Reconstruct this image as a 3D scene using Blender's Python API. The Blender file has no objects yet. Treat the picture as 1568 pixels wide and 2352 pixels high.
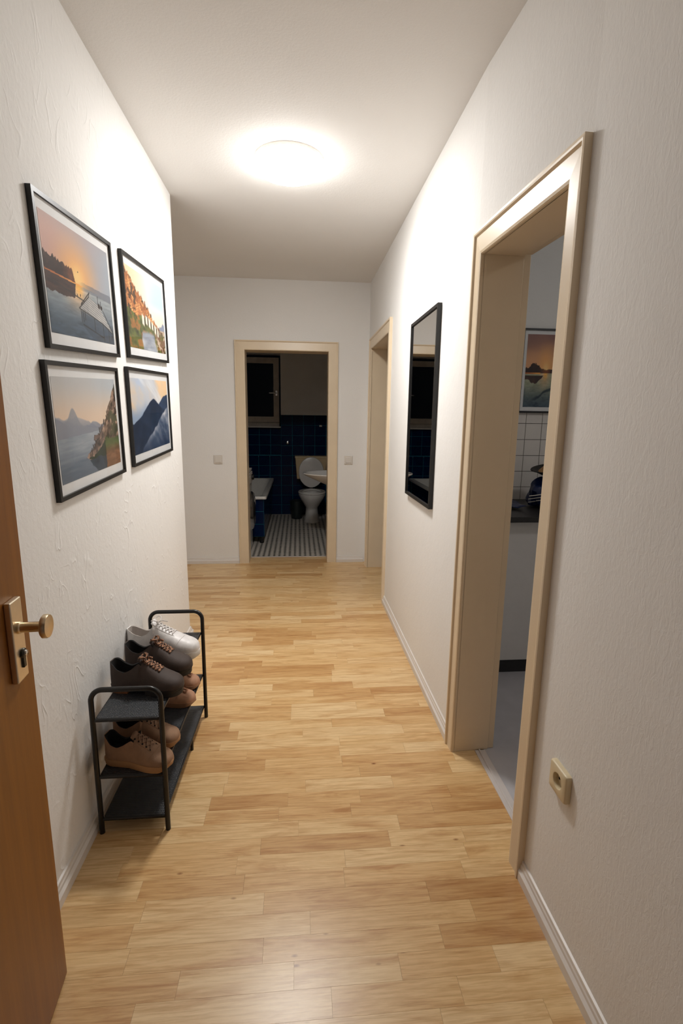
import bpy, bmesh, math, random
import numpy as np
from mathutils import Matrix, Vector

R = math.radians
random.seed(7)
rng = np.random.default_rng(11)
scene = bpy.context.scene
C = scene.collection

# ------------------------------------------------------------------ camera, world, exposure
FPX, YAW, PITCH, ROLL, CAM_H = 1132.36, 0.0890, 0.1866, 0.0131, 1.3876
cam_data = bpy.data.cameras.new('camera')
cam = bpy.data.objects.new('camera', cam_data)
C.objects.link(cam)
fw = Vector((math.sin(YAW) * math.cos(PITCH), math.cos(YAW) * math.cos(PITCH), -math.sin(PITCH)))
rt = Vector((math.cos(YAW), -math.sin(YAW), 0))
up = rt.cross(fw)
r2 = math.cos(ROLL) * rt + math.sin(ROLL) * up
u2 = -math.sin(ROLL) * rt + math.cos(ROLL) * up
m = Matrix((r2, u2, -fw)).transposed().to_4x4()
m.translation = (0, 0, CAM_H)
cam.matrix_world = m
cam_data.sensor_fit = 'HORIZONTAL'
cam_data.sensor_width = 36.0
cam_data.lens = 36.0 * FPX / 1568.0
cam_data.clip_start = 0.02
scene.camera = cam

world = bpy.data.worlds.new('night')
scene.world = world
world.use_nodes = True
bg = world.node_tree.nodes['Background']
bg.inputs[0].default_value = (0.35, 0.45, 0.7, 1)
bg.inputs[1].default_value = 0.0008

LAMP_STRENGTH = 80.0
LAMP_COLOR = (1.0, 0.985, 0.96, 1)
vs = scene.view_settings
vs.view_transform = 'Standard'
vs.look = 'None'
vs.exposure = 0.62
vs.gamma = 1.0
vs.use_curve_mapping = False

# ------------------------------------------------------------------ helpers
def lin(c):
    out = []
    for v in c[:3]:
        v = v / 255.0
        out.append(v / 12.92 if v <= 0.04045 else ((v + 0.055) / 1.055) ** 2.4)
    return tuple(out) + (1.0,)


class Nodes:
    def __init__(s, name):
        s.m = bpy.data.materials.new(name)
        s.m.use_nodes = True
        s.t = s.m.node_tree
        s.b = s.t.nodes['Principled BSDF']
        s.out = s.t.nodes['Material Output']

    def n(s, kind, **kw):
        nd = s.t.nodes.new(kind)
        for k, v in kw.items():
            if isinstance(k, str) and hasattr(nd, k):
                setattr(nd, k, v)
        return nd

    def l(s, a, b):
        s.t.links.new(a, b)

    def coords(s, scale=(1, 1, 1), world_pos=True):
        if world_pos:
            src = s.n('ShaderNodeNewGeometry').outputs['Position']
        else:
            src = s.n('ShaderNodeTexCoord').outputs['Object']
        mp = s.n('ShaderNodeMapping')
        mp.inputs['Scale'].default_value = scale
        s.l(src, mp.inputs['Vector'])
        return mp.outputs['Vector']

    def noise(s, vec, scale, detail=3, rough=0.55, dist=0.0):
        nd = s.n('ShaderNodeTexNoise')
        nd.inputs['Scale'].default_value = scale
        nd.inputs['Detail'].default_value = detail
        nd.inputs['Roughness'].default_value = rough
        nd.inputs['Distortion'].default_value = dist
        s.l(vec, nd.inputs['Vector'])
        return nd.outputs['Fac']

    def ramp(s, fac, stops):
        nd = s.n('ShaderNodeValToRGB')
        el = nd.color_ramp.elements
        while len(el) < len(stops):
            el.new(0.5)
        for e, (p, c) in zip(el, stops):
            e.position = p
            e.color = c
        s.l(fac, nd.inputs['Fac'])
        return nd.outputs['Color']

    def math(s, op, a, b=None):
        nd = s.n('ShaderNodeMath')
        nd.operation = op
        for i, v in enumerate((a, b)):
            if v is None:
                continue
            if isinstance(v, (int, float)):
                nd.inputs[i].default_value = v
            else:
                s.l(v, nd.inputs[i])
        return nd.outputs[0]

    def bump(s, h, strength, distance, prev=None):
        nd = s.n('ShaderNodeBump')
        nd.inputs['Strength'].default_value = strength
        nd.inputs['Distance'].default_value = distance
        s.l(h, nd.inputs['Height'])
        if prev is not None:
            s.l(prev, nd.inputs['Normal'])
        return nd.outputs['Normal']


def simple(name, rgb, rough=0.5, metal=0.0, var=0.06, scale=18.0, bump=0.0, bscale=200.0, coat=0.0, spec=0.5):
    """plain material with faint mottling and optional fine relief"""
    N = Nodes(name)
    v = N.coords((1, 1, 1), False)
    base = lin(rgb)
    lo = tuple(c * (1 - var) for c in base[:3]) + (1,)
    hi = tuple(min(1, c * (1 + var)) for c in base[:3]) + (1,)
    f = N.noise(v, scale, 3)
    N.l(N.ramp(f, [(0.3, lo), (0.7, hi)]), N.b.inputs['Base Color'])
    N.b.inputs['Roughness'].default_value = rough
    N.b.inputs['Metallic'].default_value = metal
    N.b.inputs['Specular IOR Level'].default_value = spec
    N.b.inputs['Coat Weight'].default_value = coat
    if bump:
        g = N.noise(v, bscale, 2)
        N.l(N.bump(g, bump, 0.001), N.b.inputs['Normal'])
    return N.m


def wall_material(name, rgb, kind):
    N = Nodes(name)
    base = lin(rgb)
    v = N.coords()
    f = N.noise(v, 1.7, 3)
    N.l(N.ramp(f, [(0.3, tuple(c * 0.97 for c in base[:3]) + (1,)), (0.7, base)]), N.b.inputs['Base Color'])
    N.b.inputs['Roughness'].default_value = 0.9
    N.b.inputs['Specular IOR Level'].default_value = 0.2
    if kind == 'stucco':
        v2 = N.coords((1, 1.0, 0.5))
        a = N.noise(N.coords((1, 1.0, 0.6)), 13, 1.5, 0.45, 0.9)
        ridge = N.math('ABSOLUTE', N.math('SUBTRACT', a, 0.5))
        ridge = N.math('POWER', N.math('SUBTRACT', 1.0, N.math('MULTIPLY', ridge, 2.0)), 22.0)
        mask = N.noise(v, 7.0, 3)
        mask = N.ramp(mask, [(0.50, (0, 0, 0, 1)), (0.62, (1, 1, 1, 1))])
        ridge = N.math('MULTIPLY', ridge, mask)
        fine = N.noise(N.coords((1, 1.0, 0.7)), 60, 4, 0.6, 0.3)
        n1 = N.bump(ridge, 0.5, 0.003)
        n2 = N.bump(fine, 0.55, 0.002, n1)
        N.l(n2, N.b.inputs['Normal'])
    elif kind == 'woodchip':
        v2 = N.coords((1, 1.0, 0.42))
        a = N.noise(v2, 95, 3, 0.6, 0.8)
        b = N.noise(v, 9, 3)
        n1 = N.bump(a, 0.55, 0.0018)
        n2 = N.bump(b, 0.35, 0.004, n1)
        N.l(n2, N.b.inputs['Normal'])
    else:
        a = N.noise(v, 120, 3, 0.6)
        N.l(N.bump(a, 0.6, 0.0014), N.b.inputs['Normal'])
    return N.m


M = {}
WHITE = (240, 238, 235)
M['wall_l'] = wall_material('stucco_wall_paint', WHITE, 'stucco')
M['wall_r'] = wall_material('woodchip_wall_paint', WHITE, 'woodchip')
M['wall_f'] = wall_material('fine_wall_paint', WHITE, 'fine')
M['ceil'] = wall_material('ceiling_paint', (240, 238, 235), 'fine')
M['cream'] = simple('cream_gloss_paint', (228, 209, 180), 0.32, var=0.03, scale=4)
M['base'] = simple('white_skirting_paint', (226, 220, 214), 0.35, var=0.02, scale=6)
M['black_frame'] = simple('black_frame_lacquer', (15, 14, 14), 0.42, var=0.1)
M['black_metal'] = simple('black_powder_coat', (18, 17, 17), 0.32, var=0.1)
M['mat'] = simple('white_picture_mount', (228, 228, 228), 0.7, var=0.02)
M['white_plastic'] = simple('white_plastic', (222, 216, 208), 0.35, var=0.02)
M['ivory_plastic'] = simple('ivory_plastic', (220, 204, 170), 0.35, var=0.02)
M['dark_hole'] = simple('dark_recess', (60, 52, 40), 0.6)
M['ceramic'] = simple('white_ceramic', (225, 222, 218), 0.12, var=0.02)
M['enamel'] = simple('white_enamel', (222, 220, 214), 0.2, var=0.02)
M['beige_plastic'] = simple('beige_cistern_plastic', (214, 190, 150), 0.4, var=0.03)
M['chrome'] = simple('chrome', (210, 210, 210), 0.15, 1.0, var=0.03)
M['brass'] = simple('champagne_metal', (216, 198, 168), 0.3, 1.0, var=0.04, scale=60)
M['brass2'] = simple('champagne_metal_plate', (226, 212, 188), 0.34, 1.0, var=0.03, scale=60)
M['dark_metal'] = simple('dark_lock_metal', (70, 68, 62), 0.35, 0.9)
M['grout'] = simple('teal_grout', (0, 104, 124), 0.8, var=0.15)
M['grout_white'] = simple('grey_grout', (120, 112, 108), 0.85, var=0.1)
M['navy_tile'] = simple('navy_glazed_tile', (3, 26, 62), 0.2, var=0.25, scale=7, spec=0.12)
M['white_tile'] = simple('white_glazed_tile', (226, 220, 214), 0.1, var=0.03, scale=9, bump=0.35, bscale=22)
M['floor_tile'] = simple('white_mosaic_tile', (205, 198, 188), 0.4, var=0.06)
M['floor_dot'] = simple('dark_mosaic_dot', (26, 26, 28), 0.4, var=0.1)
M['worktop'] = simple('black_worktop', (38, 36, 36), 0.4, var=0.2, scale=120)
M['cab'] = simple('white_cabinet_front', (216, 213, 210), 0.4, var=0.02)
M['plinth'] = simple('dark_plinth', (40, 40, 42), 0.5)
M['lino'] = simple('grey_linoleum', (182, 179, 182), 0.4, var=0.06, scale=9)
M['strip'] = simple('grey_metal_threshold', (214, 206, 202), 0.35, 0.2, var=0.03)
M['rubber'] = simple('black_rubber', (12, 12, 13), 0.6)
M['night'] = simple('night_window_glass', (2, 2, 3), 0.06, var=0.0, spec=0.25)
M['window_white'] = simple('old_white_window_paint', (206, 198, 188), 0.5, var=0.08, scale=14)
M['bin'] = simple('dark_green_plastic', (24, 34, 34), 0.45)
M['navy_bag'] = simple('navy_plastic_bag', (14, 34, 78), 0.3, var=0.3, scale=25)
M['black_cloth'] = simple('black_cloth', (16, 16, 19), 0.9)
M['tan_thing'] = simple('tan_wood', (190, 140, 84), 0.5, var=0.15)
M['steel_plate'] = simple('navy_strike_plate', (34, 40, 56), 0.4, 0.6)


def lamp_material(name, strength):
    N = Nodes(name)
    N.b.inputs['Base Color'].default_value = (0.9, 0.9, 0.9, 1)
    N.b.inputs['Emission Color'].default_value = LAMP_COLOR
    N.b.inputs['Emission Strength'].default_value = strength
    return N.m


M['opal'] = lamp_material('lit_opal_diffuser', LAMP_STRENGTH)
M['opal_side'] = lamp_material('lit_opal_rim', LAMP_STRENGTH * 0.2)
M['opal_kitchen'] = lamp_material('lit_kitchen_diffuser', 18.0)


def pane_material():
    N = Nodes('clear_picture_glass')
    lw = N.n('ShaderNodeLayerWeight')
    lw.inputs['Blend'].default_value = 0.5
    fac = N.math('ADD', 0.035, N.math('MULTIPLY', 0.965, N.math('POWER', lw.outputs['Facing'], 5.0)))
    tr = N.n('ShaderNodeBsdfTransparent')
    gl = N.n('ShaderNodeBsdfGlossy')
    gl.inputs['Roughness'].default_value = 0.04
    mx = N.n('ShaderNodeMixShader')
    N.l(fac, mx.inputs[0])
    N.l(tr.outputs[0], mx.inputs[1])
    N.l(gl.outputs[0], mx.inputs[2])
    N.l(mx.outputs[0], N.out.inputs['Surface'])
    return N.m


M['pane'] = pane_material()


def mirror_material():
    N = Nodes('mirror_silver')
    N.b.inputs['Base Color'].default_value = (0.86, 0.87, 0.87, 1)
    N.b.inputs['Metallic'].default_value = 1
    N.b.inputs['Roughness'].default_value = 0.015
    return N.m


M['mirror'] = mirror_material()


def print_material():
    N = Nodes('photo_print')
    a = N.n('ShaderNodeVertexColor')
    a.layer_name = 'print'
    N.l(a.outputs['Color'], N.b.inputs['Base Color'])
    N.b.inputs['Roughness'].default_value = 0.6
    N.b.inputs['Specular IOR Level'].default_value = 0.2
    return N.m


M['print'] = print_material()


def floor_material():
    N = Nodes('maple_laminate')
    info = N.n('ShaderNodeObjectInfo')
    geo = N.n('ShaderNodeNewGeometry')
    try:
        isl = geo.outputs['Random Per Island']
    except Exception:
        isl = info.outputs['Random']
    rnd = N.math('FRACT', N.math('ADD', info.outputs['Random'], isl))
    off = N.n('ShaderNodeCombineXYZ')
    N.l(N.math('MULTIPLY', rnd, 37.0), off.inputs[2])
    add = N.n('ShaderNodeVectorMath')
    add.operation = 'ADD'
    N.l(geo.outputs['Position'], add.inputs[0])
    N.l(off.outputs[0], add.inputs[1])
    mp = N.n('ShaderNodeMapping')
    mp.inputs['Scale'].default_value = (1.0, 7.0, 1.0)
    N.l(add.outputs[0], mp.inputs['Vector'])
    g1 = N.noise(mp.outputs[0], 4.0, 4, 0.6, 0.8)
    mp2 = N.n('ShaderNodeMapping')
    mp2.inputs['Scale'].default_value = (3.0, 60.0, 1.0)
    N.l(add.outputs[0], mp2.inputs['Vector'])
    g2 = N.noise(mp2.outputs[0], 3.0, 4, 0.65, 0.4)
    tone = N.ramp(rnd, [(0.0, lin((206, 164, 112))), (0.18, lin((222, 184, 132))), (0.55, lin((232, 199, 148))), (1.0, lin((238, 210, 164)))])
    grain = N.ramp(g1, [(0.28, lin((220, 198, 176))), (0.5, lin((248, 243, 236))), (0.75, (1, 1, 1, 1))])
    fine = N.ramp(g2, [(0.3, lin((226, 214, 200))), (0.6, (1, 1, 1, 1))])
    # small dark knots
    mp3 = N.n('ShaderNodeMapping')
    mp3.inputs['Scale'].default_value = (1.0, 2.2, 1.0)
    N.l(add.outputs[0], mp3.inputs['Vector'])
    vo = N.n('ShaderNodeTexVoronoi')
    vo.inputs['Scale'].default_value = 4.0
    N.l(mp3.outputs[0], vo.inputs['Vector'])
    knot = N.ramp(vo.outputs['Distance'], [(0.012, lin((150, 105, 62))), (0.05, (1, 1, 1, 1))])

    def mul(a, b):
        mx = N.n('ShaderNodeMix')
        mx.data_type = 'RGBA'
        mx.blend_type = 'MULTIPLY'
        mx.inputs[0].default_value = 1.0
        N.l(a, mx.inputs[6])
        N.l(b, mx.inputs[7])
        return mx.outputs[2]
    N.l(mul(mul(mul(tone, grain), fine), knot), N.b.inputs['Base Color'])
    N.b.inputs['Roughness'].default_value = 0.30
    N.b.inputs['Specular IOR Level'].default_value = 0.45
    N.l(N.bump(g2, 0.12, 0.0006), N.b.inputs['Normal'])
    return N.m


M['floor'] = floor_material()
M['subfloor'] = simple('laminate_joint', (176, 134, 88), 0.7)


def wood_door_material():
    N = Nodes('brown_veneer')
    v = N.coords((9, 9, 0.5))
    g = N.noise(v, 5, 4, 0.6, 0.5)
    N.l(N.ramp(g, [(0.25, lin((124, 74, 18))), (0.6, lin((142, 88, 24))), (0.8, lin((152, 96, 28)))]), N.b.inputs['Base Color'])
    N.b.inputs['Roughness'].default_value = 0.42
    return N.m


M['door'] = wood_door_material()
M['door_edge'] = simple('dark_veneer_edge', (74, 42, 14), 0.5)


def mesh_shelf_material():
    N = Nodes('black_woven_mesh')
    v = N.coords((1, 1, 1), False)
    w = N.n('ShaderNodeTexWave')
    w.wave_type = 'BANDS'
    w.bands_direction = 'Y'
    w.inputs['Scale'].default_value = 38
    w.inputs['Distortion'].default_value = 0.6
    N.l(v, w.inputs['Vector'])
    w2 = N.n('ShaderNodeTexWave')
    w2.bands_direction = 'X'
    w2.inputs['Scale'].default_value = 60
    N.l(v, w2.inputs['Vector'])
    h = N.math('ADD', w.outputs['Fac'], N.math('MULTIPLY', w2.outputs['Fac'], 0.6))
    N.l(N.ramp(h, [(0.2, lin((10, 10, 12))), (0.9, lin((44, 46, 50)))]), N.b.inputs['Base Color'])
    N.b.inputs['Roughness'].default_value = 0.5
    N.l(N.bump(h, 0.6, 0.0015), N.b.inputs['Normal'])
    return N.m


M['shelf_mesh'] = mesh_shelf_material()


class MB:
    """collects shapes of one part"""
    def __init__(s):
        s.v, s.f, s.mi = [], [], []

    def add(s, verts, faces, mi=0):
        o = len(s.v)
        s.v += [tuple(map(float, q)) for q in verts]
        s.f += [tuple(i + o for i in f) for f in faces]
        s.mi += [mi] * len(faces)
        return s

    def box(s, x0, x1, y0, y1, z0, z1, mi=0):
        v = [(x0, y0, z0), (x1, y0, z0), (x1, y1, z0), (x0, y1, z0), (x0, y0, z1), (x1, y0, z1), (x1, y1, z1), (x0, y1, z1)]
        f = [(0, 3, 2, 1), (4, 5, 6, 7), (0, 1, 5, 4), (1, 2, 6, 5), (2, 3, 7, 6), (3, 0, 4, 7)]
        return s.add(v, f, mi)

    def prism(s, poly, z0, z1, mi=0):
        n = len(poly)
        v = [(x, y, z0) for x, y in poly] + [(x, y, z1) for x, y in poly]
        f = [tuple(range(n - 1, -1, -1)), tuple(range(n, 2 * n))]
        f += [(i, (i + 1) % n, (i + 1) % n + n, i + n) for i in range(n)]
        return s.add(v, f, mi)

    def rings(s, rings, cap0=True, cap1=True, closed=True, mi=0):
        n = len(rings[0])
        v = [q for r in rings for q in r]
        f = []
        for i in range(len(rings) - 1):
            for j in range(n if closed else n - 1):
                k = (j + 1) % n
                f.append((i * n + j, i * n + k, (i + 1) * n + k, (i + 1) * n + j))
        if cap0:
            f.append(tuple(range(n - 1, -1, -1)))
        if cap1:
            o = (len(rings) - 1) * n
            f.append(tuple(range(o, o + n)))
        return s.add(v, f, mi)

    def tube(s, pts, r, seg=12, mi=0, cap=True):
        pts = [Vector(q) for q in pts]
        rad = r if isinstance(r, (list, tuple)) else [r] * len(pts)
        rr = []
        t0 = (pts[1] - pts[0]).normalized()
        nrm = t0.orthogonal().normalized()
        for i, q in enumerate(pts):
            a = pts[max(0, i - 1)]
            b = pts[min(len(pts) - 1, i + 1)]
            t = (b - a).normalized()
            nrm = (nrm - t * nrm.dot(t)).normalized()
            bn = t.cross(nrm)
            rr.append([q + rad[i] * (math.cos(2 * math.pi * k / seg) * nrm + math.sin(2 * math.pi * k / seg) * bn) for k in range(seg)])
        return s.rings(rr, cap, cap, mi=mi)

    def lathe(s, prof, c=(0, 0, 0), axis='z', seg=40, mi=0, cap0=True, cap1=True):
        rr = []
        for r, h in prof:
            ring = []
            for k in range(seg):
                a = 2 * math.pi * k / seg
                x, y = r * math.cos(a), r * math.sin(a)
                if axis == 'z':
                    q = (c[0] + x, c[1] + y, c[2] + h)
                elif axis == 'x':
                    q = (c[0] + h, c[1] + x, c[2] + y)
                else:
                    q = (c[0] + y, c[1] + h, c[2] + x)
                ring.append(q)
            rr.append(ring)
        return s.rings(rr, cap0, cap1, mi=mi)

    def mesh(s, name, mats):
        me = bpy.data.meshes.new(name)
        me.from_pydata(s.v, [], s.f)
        for q in mats if isinstance(mats, (list, tuple)) else [mats]:
            me.materials.append(q)
        if any(s.mi):
            me.polygons.foreach_set('material_index', s.mi)
        bm = bmesh.new()
        bm.from_mesh(me)
        bmesh.ops.recalc_face_normals(bm, faces=bm.faces)
        bm.to_mesh(me)
        bm.free()
        return me

    def build(s, name, mats, parent=None, smooth=False, bevel=0.0, seg=2, loc=(0, 0, 0), rot=(0, 0, 0)):
        me = s.mesh(name, mats)
        o = bpy.data.objects.new(name, me)
        C.objects.link(o)
        o.parent = parent
        o.location = loc
        o.rotation_euler = rot
        if smooth:
            me.polygons.foreach_set('use_smooth', [True] * len(me.polygons))
            try:
                me.set_sharp_from_angle(angle=R(40))
            except Exception:
                pass
        if bevel:
            b = o.modifiers.new('bevel', 'BEVEL')
            b.width = bevel
            b.segments = seg
            b.limit_method = 'ANGLE'
        return o


def thing(name, label, cat, loc=(0, 0, 0), rot=(0, 0, 0), group=None):
    o = bpy.data.objects.new(name, None)
    o.empty_display_size = 0.05
    C.objects.link(o)
    o.location = loc
    o.rotation_euler = rot
    tag(o, label, cat, group)
    return o


def tag(o, label, cat, group=None):
    o['label'] = label
    o['category'] = cat
    if group:
        o['group'] = group
    return o


def struct(o, label=None):
    o['kind'] = 'structure'
    if label:
        o['label'] = label
    return o


def sroot(name, label=None):
    o = bpy.data.objects.new(name, None)
    o.empty_display_size = 0.05
    C.objects.link(o)
    return struct(o, label)


def link_copy(proto_mesh, name, parent, loc, scale=(1, 1, 1), rot=(0, 0, 0)):
    o = bpy.data.objects.new(name, proto_mesh)
    C.objects.link(o)
    o.parent = parent
    o.location = loc
    o.scale = scale
    o.rotation_euler = rot
    return o


def roundpoly(corners, r, seg=6):
    """rounded closed polygon in 2-D"""
    out = []
    n = len(corners)
    for i in range(n):
        p = Vector(corners[i])
        a = (Vector(corners[i - 1]) - p).normalized()
        b = (Vector(corners[(i + 1) % n]) - p).normalized()
        rr = r if not isinstance(r, (list, tuple)) else r[i]
        p0, p1 = p + a * rr, p + b * rr
        for k in range(seg + 1):
            t = k / seg
            out.append(tuple((1 - t) ** 2 * p0 + 2 * t * (1 - t) * p + t * t * p1))
    return out


# ------------------------------------------------------------------ dimensions
XL, XR, H, D = -0.697, 0.655, 2.588, 4.681
DL = 0.032                       # the wall by the socket stands a little further back
ENT = 0.20                       # inner face of the entrance wall
LEND = 3.06                      # free end of the picture wall
K0, K1, KZ = 1.235, 1.890, 2.050  # kitchen doorway casing, outer
B0, B1, BZ = -0.565, 0.369, 2.070  # bathroom doorway casing, outer
E0, E1, EZ = 3.553, 4.555, 2.085  # second doorway on the right, outer
XT = 0.82                        # kitchen side of the right wall
DB = 4.878                       # bathroom side of the end wall
BW = 7.182                       # bathroom back wall
KW = 2.99                        # kitchen back wall
AX = -2.05                       # far side of the alcove to the left


def xr(y):
    t = min(1, max(0, (K1 - y) / (K1 - K0)))
    return XR + DL * t


# ------------------------------------------------------------------ shell
CW = 0.065
mb = MB()
mb.box(XL - 0.13, XL, ENT, LEND, 0, H)
struct(mb.build('wall_left', M['wall_l']), 'rough white stucco wall hung with four pictures')

mb = MB()
mb.prism([(AX, LEND - 0.13), (XL - 0.13, LEND - 0.13), (XL - 0.13, LEND), (AX, LEND)], 0, H)
mb.box(AX - 0.13, AX, LEND - 0.13, D + 0.2, 0, H)
struct(mb.build('wall_alcove', M['wall_f']), 'white walls of the side passage')

ki0, ki1, kz = K0 + CW, K1 - CW, KZ - 0.085
ei0, ei1, ez = E0 + 0.075, E1 - 0.075, EZ - 0.09
mb = MB()
g = 0.012
mb.prism([(xr(0), ENT), (XT, ENT), (XT, ki0 - g), (xr(ki0), ki0 - g), (xr(K0), K0)], 0, H)
mb.prism([(xr(ki0), ki0 - g), (XT, ki0 - g), (XT, ki1 + g + 0.010), (xr(ki1), ki1 + g)], kz + g, H)
mb.prism([(xr(ki1), ki1 + g), (XT, ki1 + g + 0.010), (XT, ei0 - g), (XR, ei0 - g), (XR, K1)], 0, H)
mb.prism([(XR, ei0 - g), (XT, ei0 - g), (XT, ei1 + g), (XR, ei1 + g)], ez + g, H)
mb.prism([(XR, ei1 + g), (XT, ei1 + g), (XT, D), (XR, D)], 0, H)
struct(mb.build('wall_right', M['wall_r']), 'white woodchip wall with mirror and two doorways')

bi0, bi1, bz = B0 + 0.09, B1 - 0.09, BZ - 0.085
mb = MB()
mb.box(AX, bi0 - g, D, DB, 0, H)
mb.box(bi1 + g, XT, D, DB, 0, H)
mb.box(bi0 - g, bi1 + g, D, DB, bz + g, H)
struct(mb.build('wall_far', M['wall_f']), 'white end wall around the bathroom doorway')

mb = MB()
mb.box(XL - 0.13, -0.53, 0.0, ENT, 0, H)
mb.box(0.47, XT, 0.0, ENT, 0, H)
mb.box(-0.53, 0.47, 0.0, ENT, 2.08, H)
struct(mb.build('wall_entrance', M['wall_f']))

mb = MB()
mb.box(AX - 0.13, XT, 0.0, DB, H, H + 0.1)
struct(mb.build('ceiling', M['ceil']), 'white textured hallway ceiling')

# stair landing behind the entrance
mb = MB()
mb.box(-1.5, 1.5, -2.1, -2.0, 0, H)
mb.box(-1.6, -1.5, -2.1, 0.0, 0, H)
mb.box(1.5, 1.6, -2.1, 0.0, 0, H)
mb.box(-1.5, XL - 0.13, 0.0, 0.1, 0, H)
mb.box(XT, 1.5, -0.1, 0.0, 0, H)
struct(mb.build('wall_landing', M['wall_f']))
struct(MB().box(-1.6, 1.6, -2.1, 0.0, H, H + 0.1).build('ceiling_landing', M['ceil']))
struct(MB().box(-1.5, 1.5, -2.0, 0.0, -0.05, 0.0).build('floor_landing', M['lino']))

# kitchen and side room shells
mb = MB()
mb.box(XT, 3.2, KW, KW + 0.1, 0, H)
struct(mb.build('wall_kitchen_back', M['wall_f']), 'kitchen wall with white tiles and a picture')
mb = MB()
mb.box(3.2, 3.3, 0.0, KW + 0.1, 0, H)
mb.box(XT, 3.2, 0.0, 0.1, 0, H)
struct(mb.build('wall_kitchen_side', M['wall_f']))
mb = MB().box(XT, 3.3, 0.0, KW + 0.1, H, H + 0.1)
struct(mb.build('ceiling_kitchen', M['ceil']))
mb = MB().box(0.79, 3.2, 0.1, KW, -0.05, 0.0)
struct(mb.build('floor_kitchen', M['lino']), 'grey linoleum kitchen floor')
mb = MB()
mb.box(2.6, 2.7, KW + 0.1, 5.0, 0, H)
mb.box(XT, 2.6, 4.9, 5.0, 0, H)
struct(mb.build('wall_side_room', M['wall_f']))
struct(MB().box(XT, 2.7, KW + 0.1, 5.0, H, H + 0.1).build('ceiling_side_room', M['ceil']))
struct(MB().box(XT, 2.6, KW + 0.1, 4.9, -0.05, 0.0).build('floor_side_room', M['lino']))

# bathroom shell: back wall with a window niche
NX1 = -0.242                      # right edge of the niche
NX0, NZ0, NZ1 = -0.98, 0.842, 2.275
ND = 0.12
BXL, BXR = -1.10, 0.66
mb = MB()
mb.box(NX1, BXR + 0.1, BW, BW + 0.3, 0, H)
mb.box(BXL - 0.1, NX0, BW, BW + 0.3, 0, H)
mb.box(NX0, NX1, BW, BW + 0.3, 0, NZ0)
mb.box(NX0, NX1, BW, BW + 0.3, NZ1, H)
mb.box(NX0, NX1, BW + ND, BW + 0.3, NZ0, 1.25)
bath_back = struct(mb.build('wall_bathroom_back', M['wall_f']), 'bathroom back wall, white above navy tiles')
struct(MB().box(BXL - 0.1, BXL, DB, BW, 0, H).build('wall_bathroom_left', M['wall_f']))
struct(MB().box(BXR, BXR + 0.1, DB, BW, 0, H).build('wall_bathroom_right', M['wall_f']))
struct(MB().box(BXL - 0.1, BXR + 0.1, DB, BW + 0.3, H, H + 0.1).build('ceiling_bathroom', M['ceil']))

# navy tiles on the bathroom back wall, one object each
TPX, TPZ, TG, TT = 0.161, 0.1437, 0.007, 0.007
tile_me = MB().box(0, TPX - TG, -TT, 0, 0, TPZ - TG).mesh('tile', M['navy_tile'])
gb = MB()
gb.box(NX1, BXR, BW - 0.003, BW, 0, 1.433)
gb.box(BXL, NX1, BW - 0.003, BW, 0, NZ0)
gb.box(NX0, NX1, BW + ND - 0.003, BW + ND, NZ0, 1.25)
gb.build('grout', M['grout'], bath_back)
for i in range(-6, 7):
    for j in range(0, 10):
        x = NX1 + i * TPX + TG / 2
        z = 1.433 - (10 - j) * TPZ + TG / 2
        if x + TPX > BXR + 0.02 or x < BXL:
            continue
        if i >= 0:
            link_copy(tile_me, 'tile', bath_back, (x, BW - 0.003, z))
        elif z + TPZ < NZ0 + 0.02:
            link_copy(tile_me, 'tile', bath_back, (x, BW - 0.003, z))
        elif x > NX0 and z > NZ0 - 0.03 and z + TPZ < 1.29:
            link_copy(tile_me, 'tile', bath_back, (x + 0.006, BW + ND - 0.003, z))
            if z + 2 * TPZ > 1.28:
                link_copy(tile_me, 'tile', bath_back, (x + 0.006, BW + ND - 0.003, z + TPZ), (1, 1, (1.249 - z - TPZ) / (TPZ - TG)))

# ------------------------------------------------------------------ hallway floor of separate strips
floor = sroot('floor', 'honey maple laminate floor of narrow strips')
mb = MB()
mb.box(AX, XT - 0.03, 0.0, DB, -0.05, -0.006)
mb.build('floor_base', M['subfloor'], floor)
PITCH_Y = 0.0655
pieces = []
row = 0
y = 0.0
while y < DB - 0.005:
    y1 = min(y + PITCH_Y, DB)
    xa = AX if y > LEND - 0.13 else XL - 0.02
    if y < ENT:
        xa = -0.53
    xb = xr(y) + 0.005
    if y < ENT:
        xb = 0.47
    if ki0 - 0.02 < y and y1 < ki1 + 0.06:
        xb = 0.752
    if ei0 - 0.02 < y and y1 < ei1 + 0.06:
        xb = XT - 0.03
    if y > D - 0.03:
        xa, xb = bi0 - 0.02, bi1 + 0.02
    x = xa - random.uniform(0, 0.3)
    while x < xb:
        ln = random.uniform(0.24, 0.52)
        a, b = max(x, xa), min(x + ln, xb)
        if xb - b < 0.06:
            b = xb
        if b - a > 0.04:
            pieces.append((a, b, y, y1))
            x = b
        else:
            x += ln
    y += PITCH_Y
    row += 1


def in_view(pc):
    a, b, y0, y1 = pc
    cx, cy = (a + b) / 2, (y0 + y1) / 2
    if cy < 0.93:
        return False
    left = XL - 0.05 if cy < LEND else -0.24 * cy - 0.05
    return cx > left - 0.1


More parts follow.
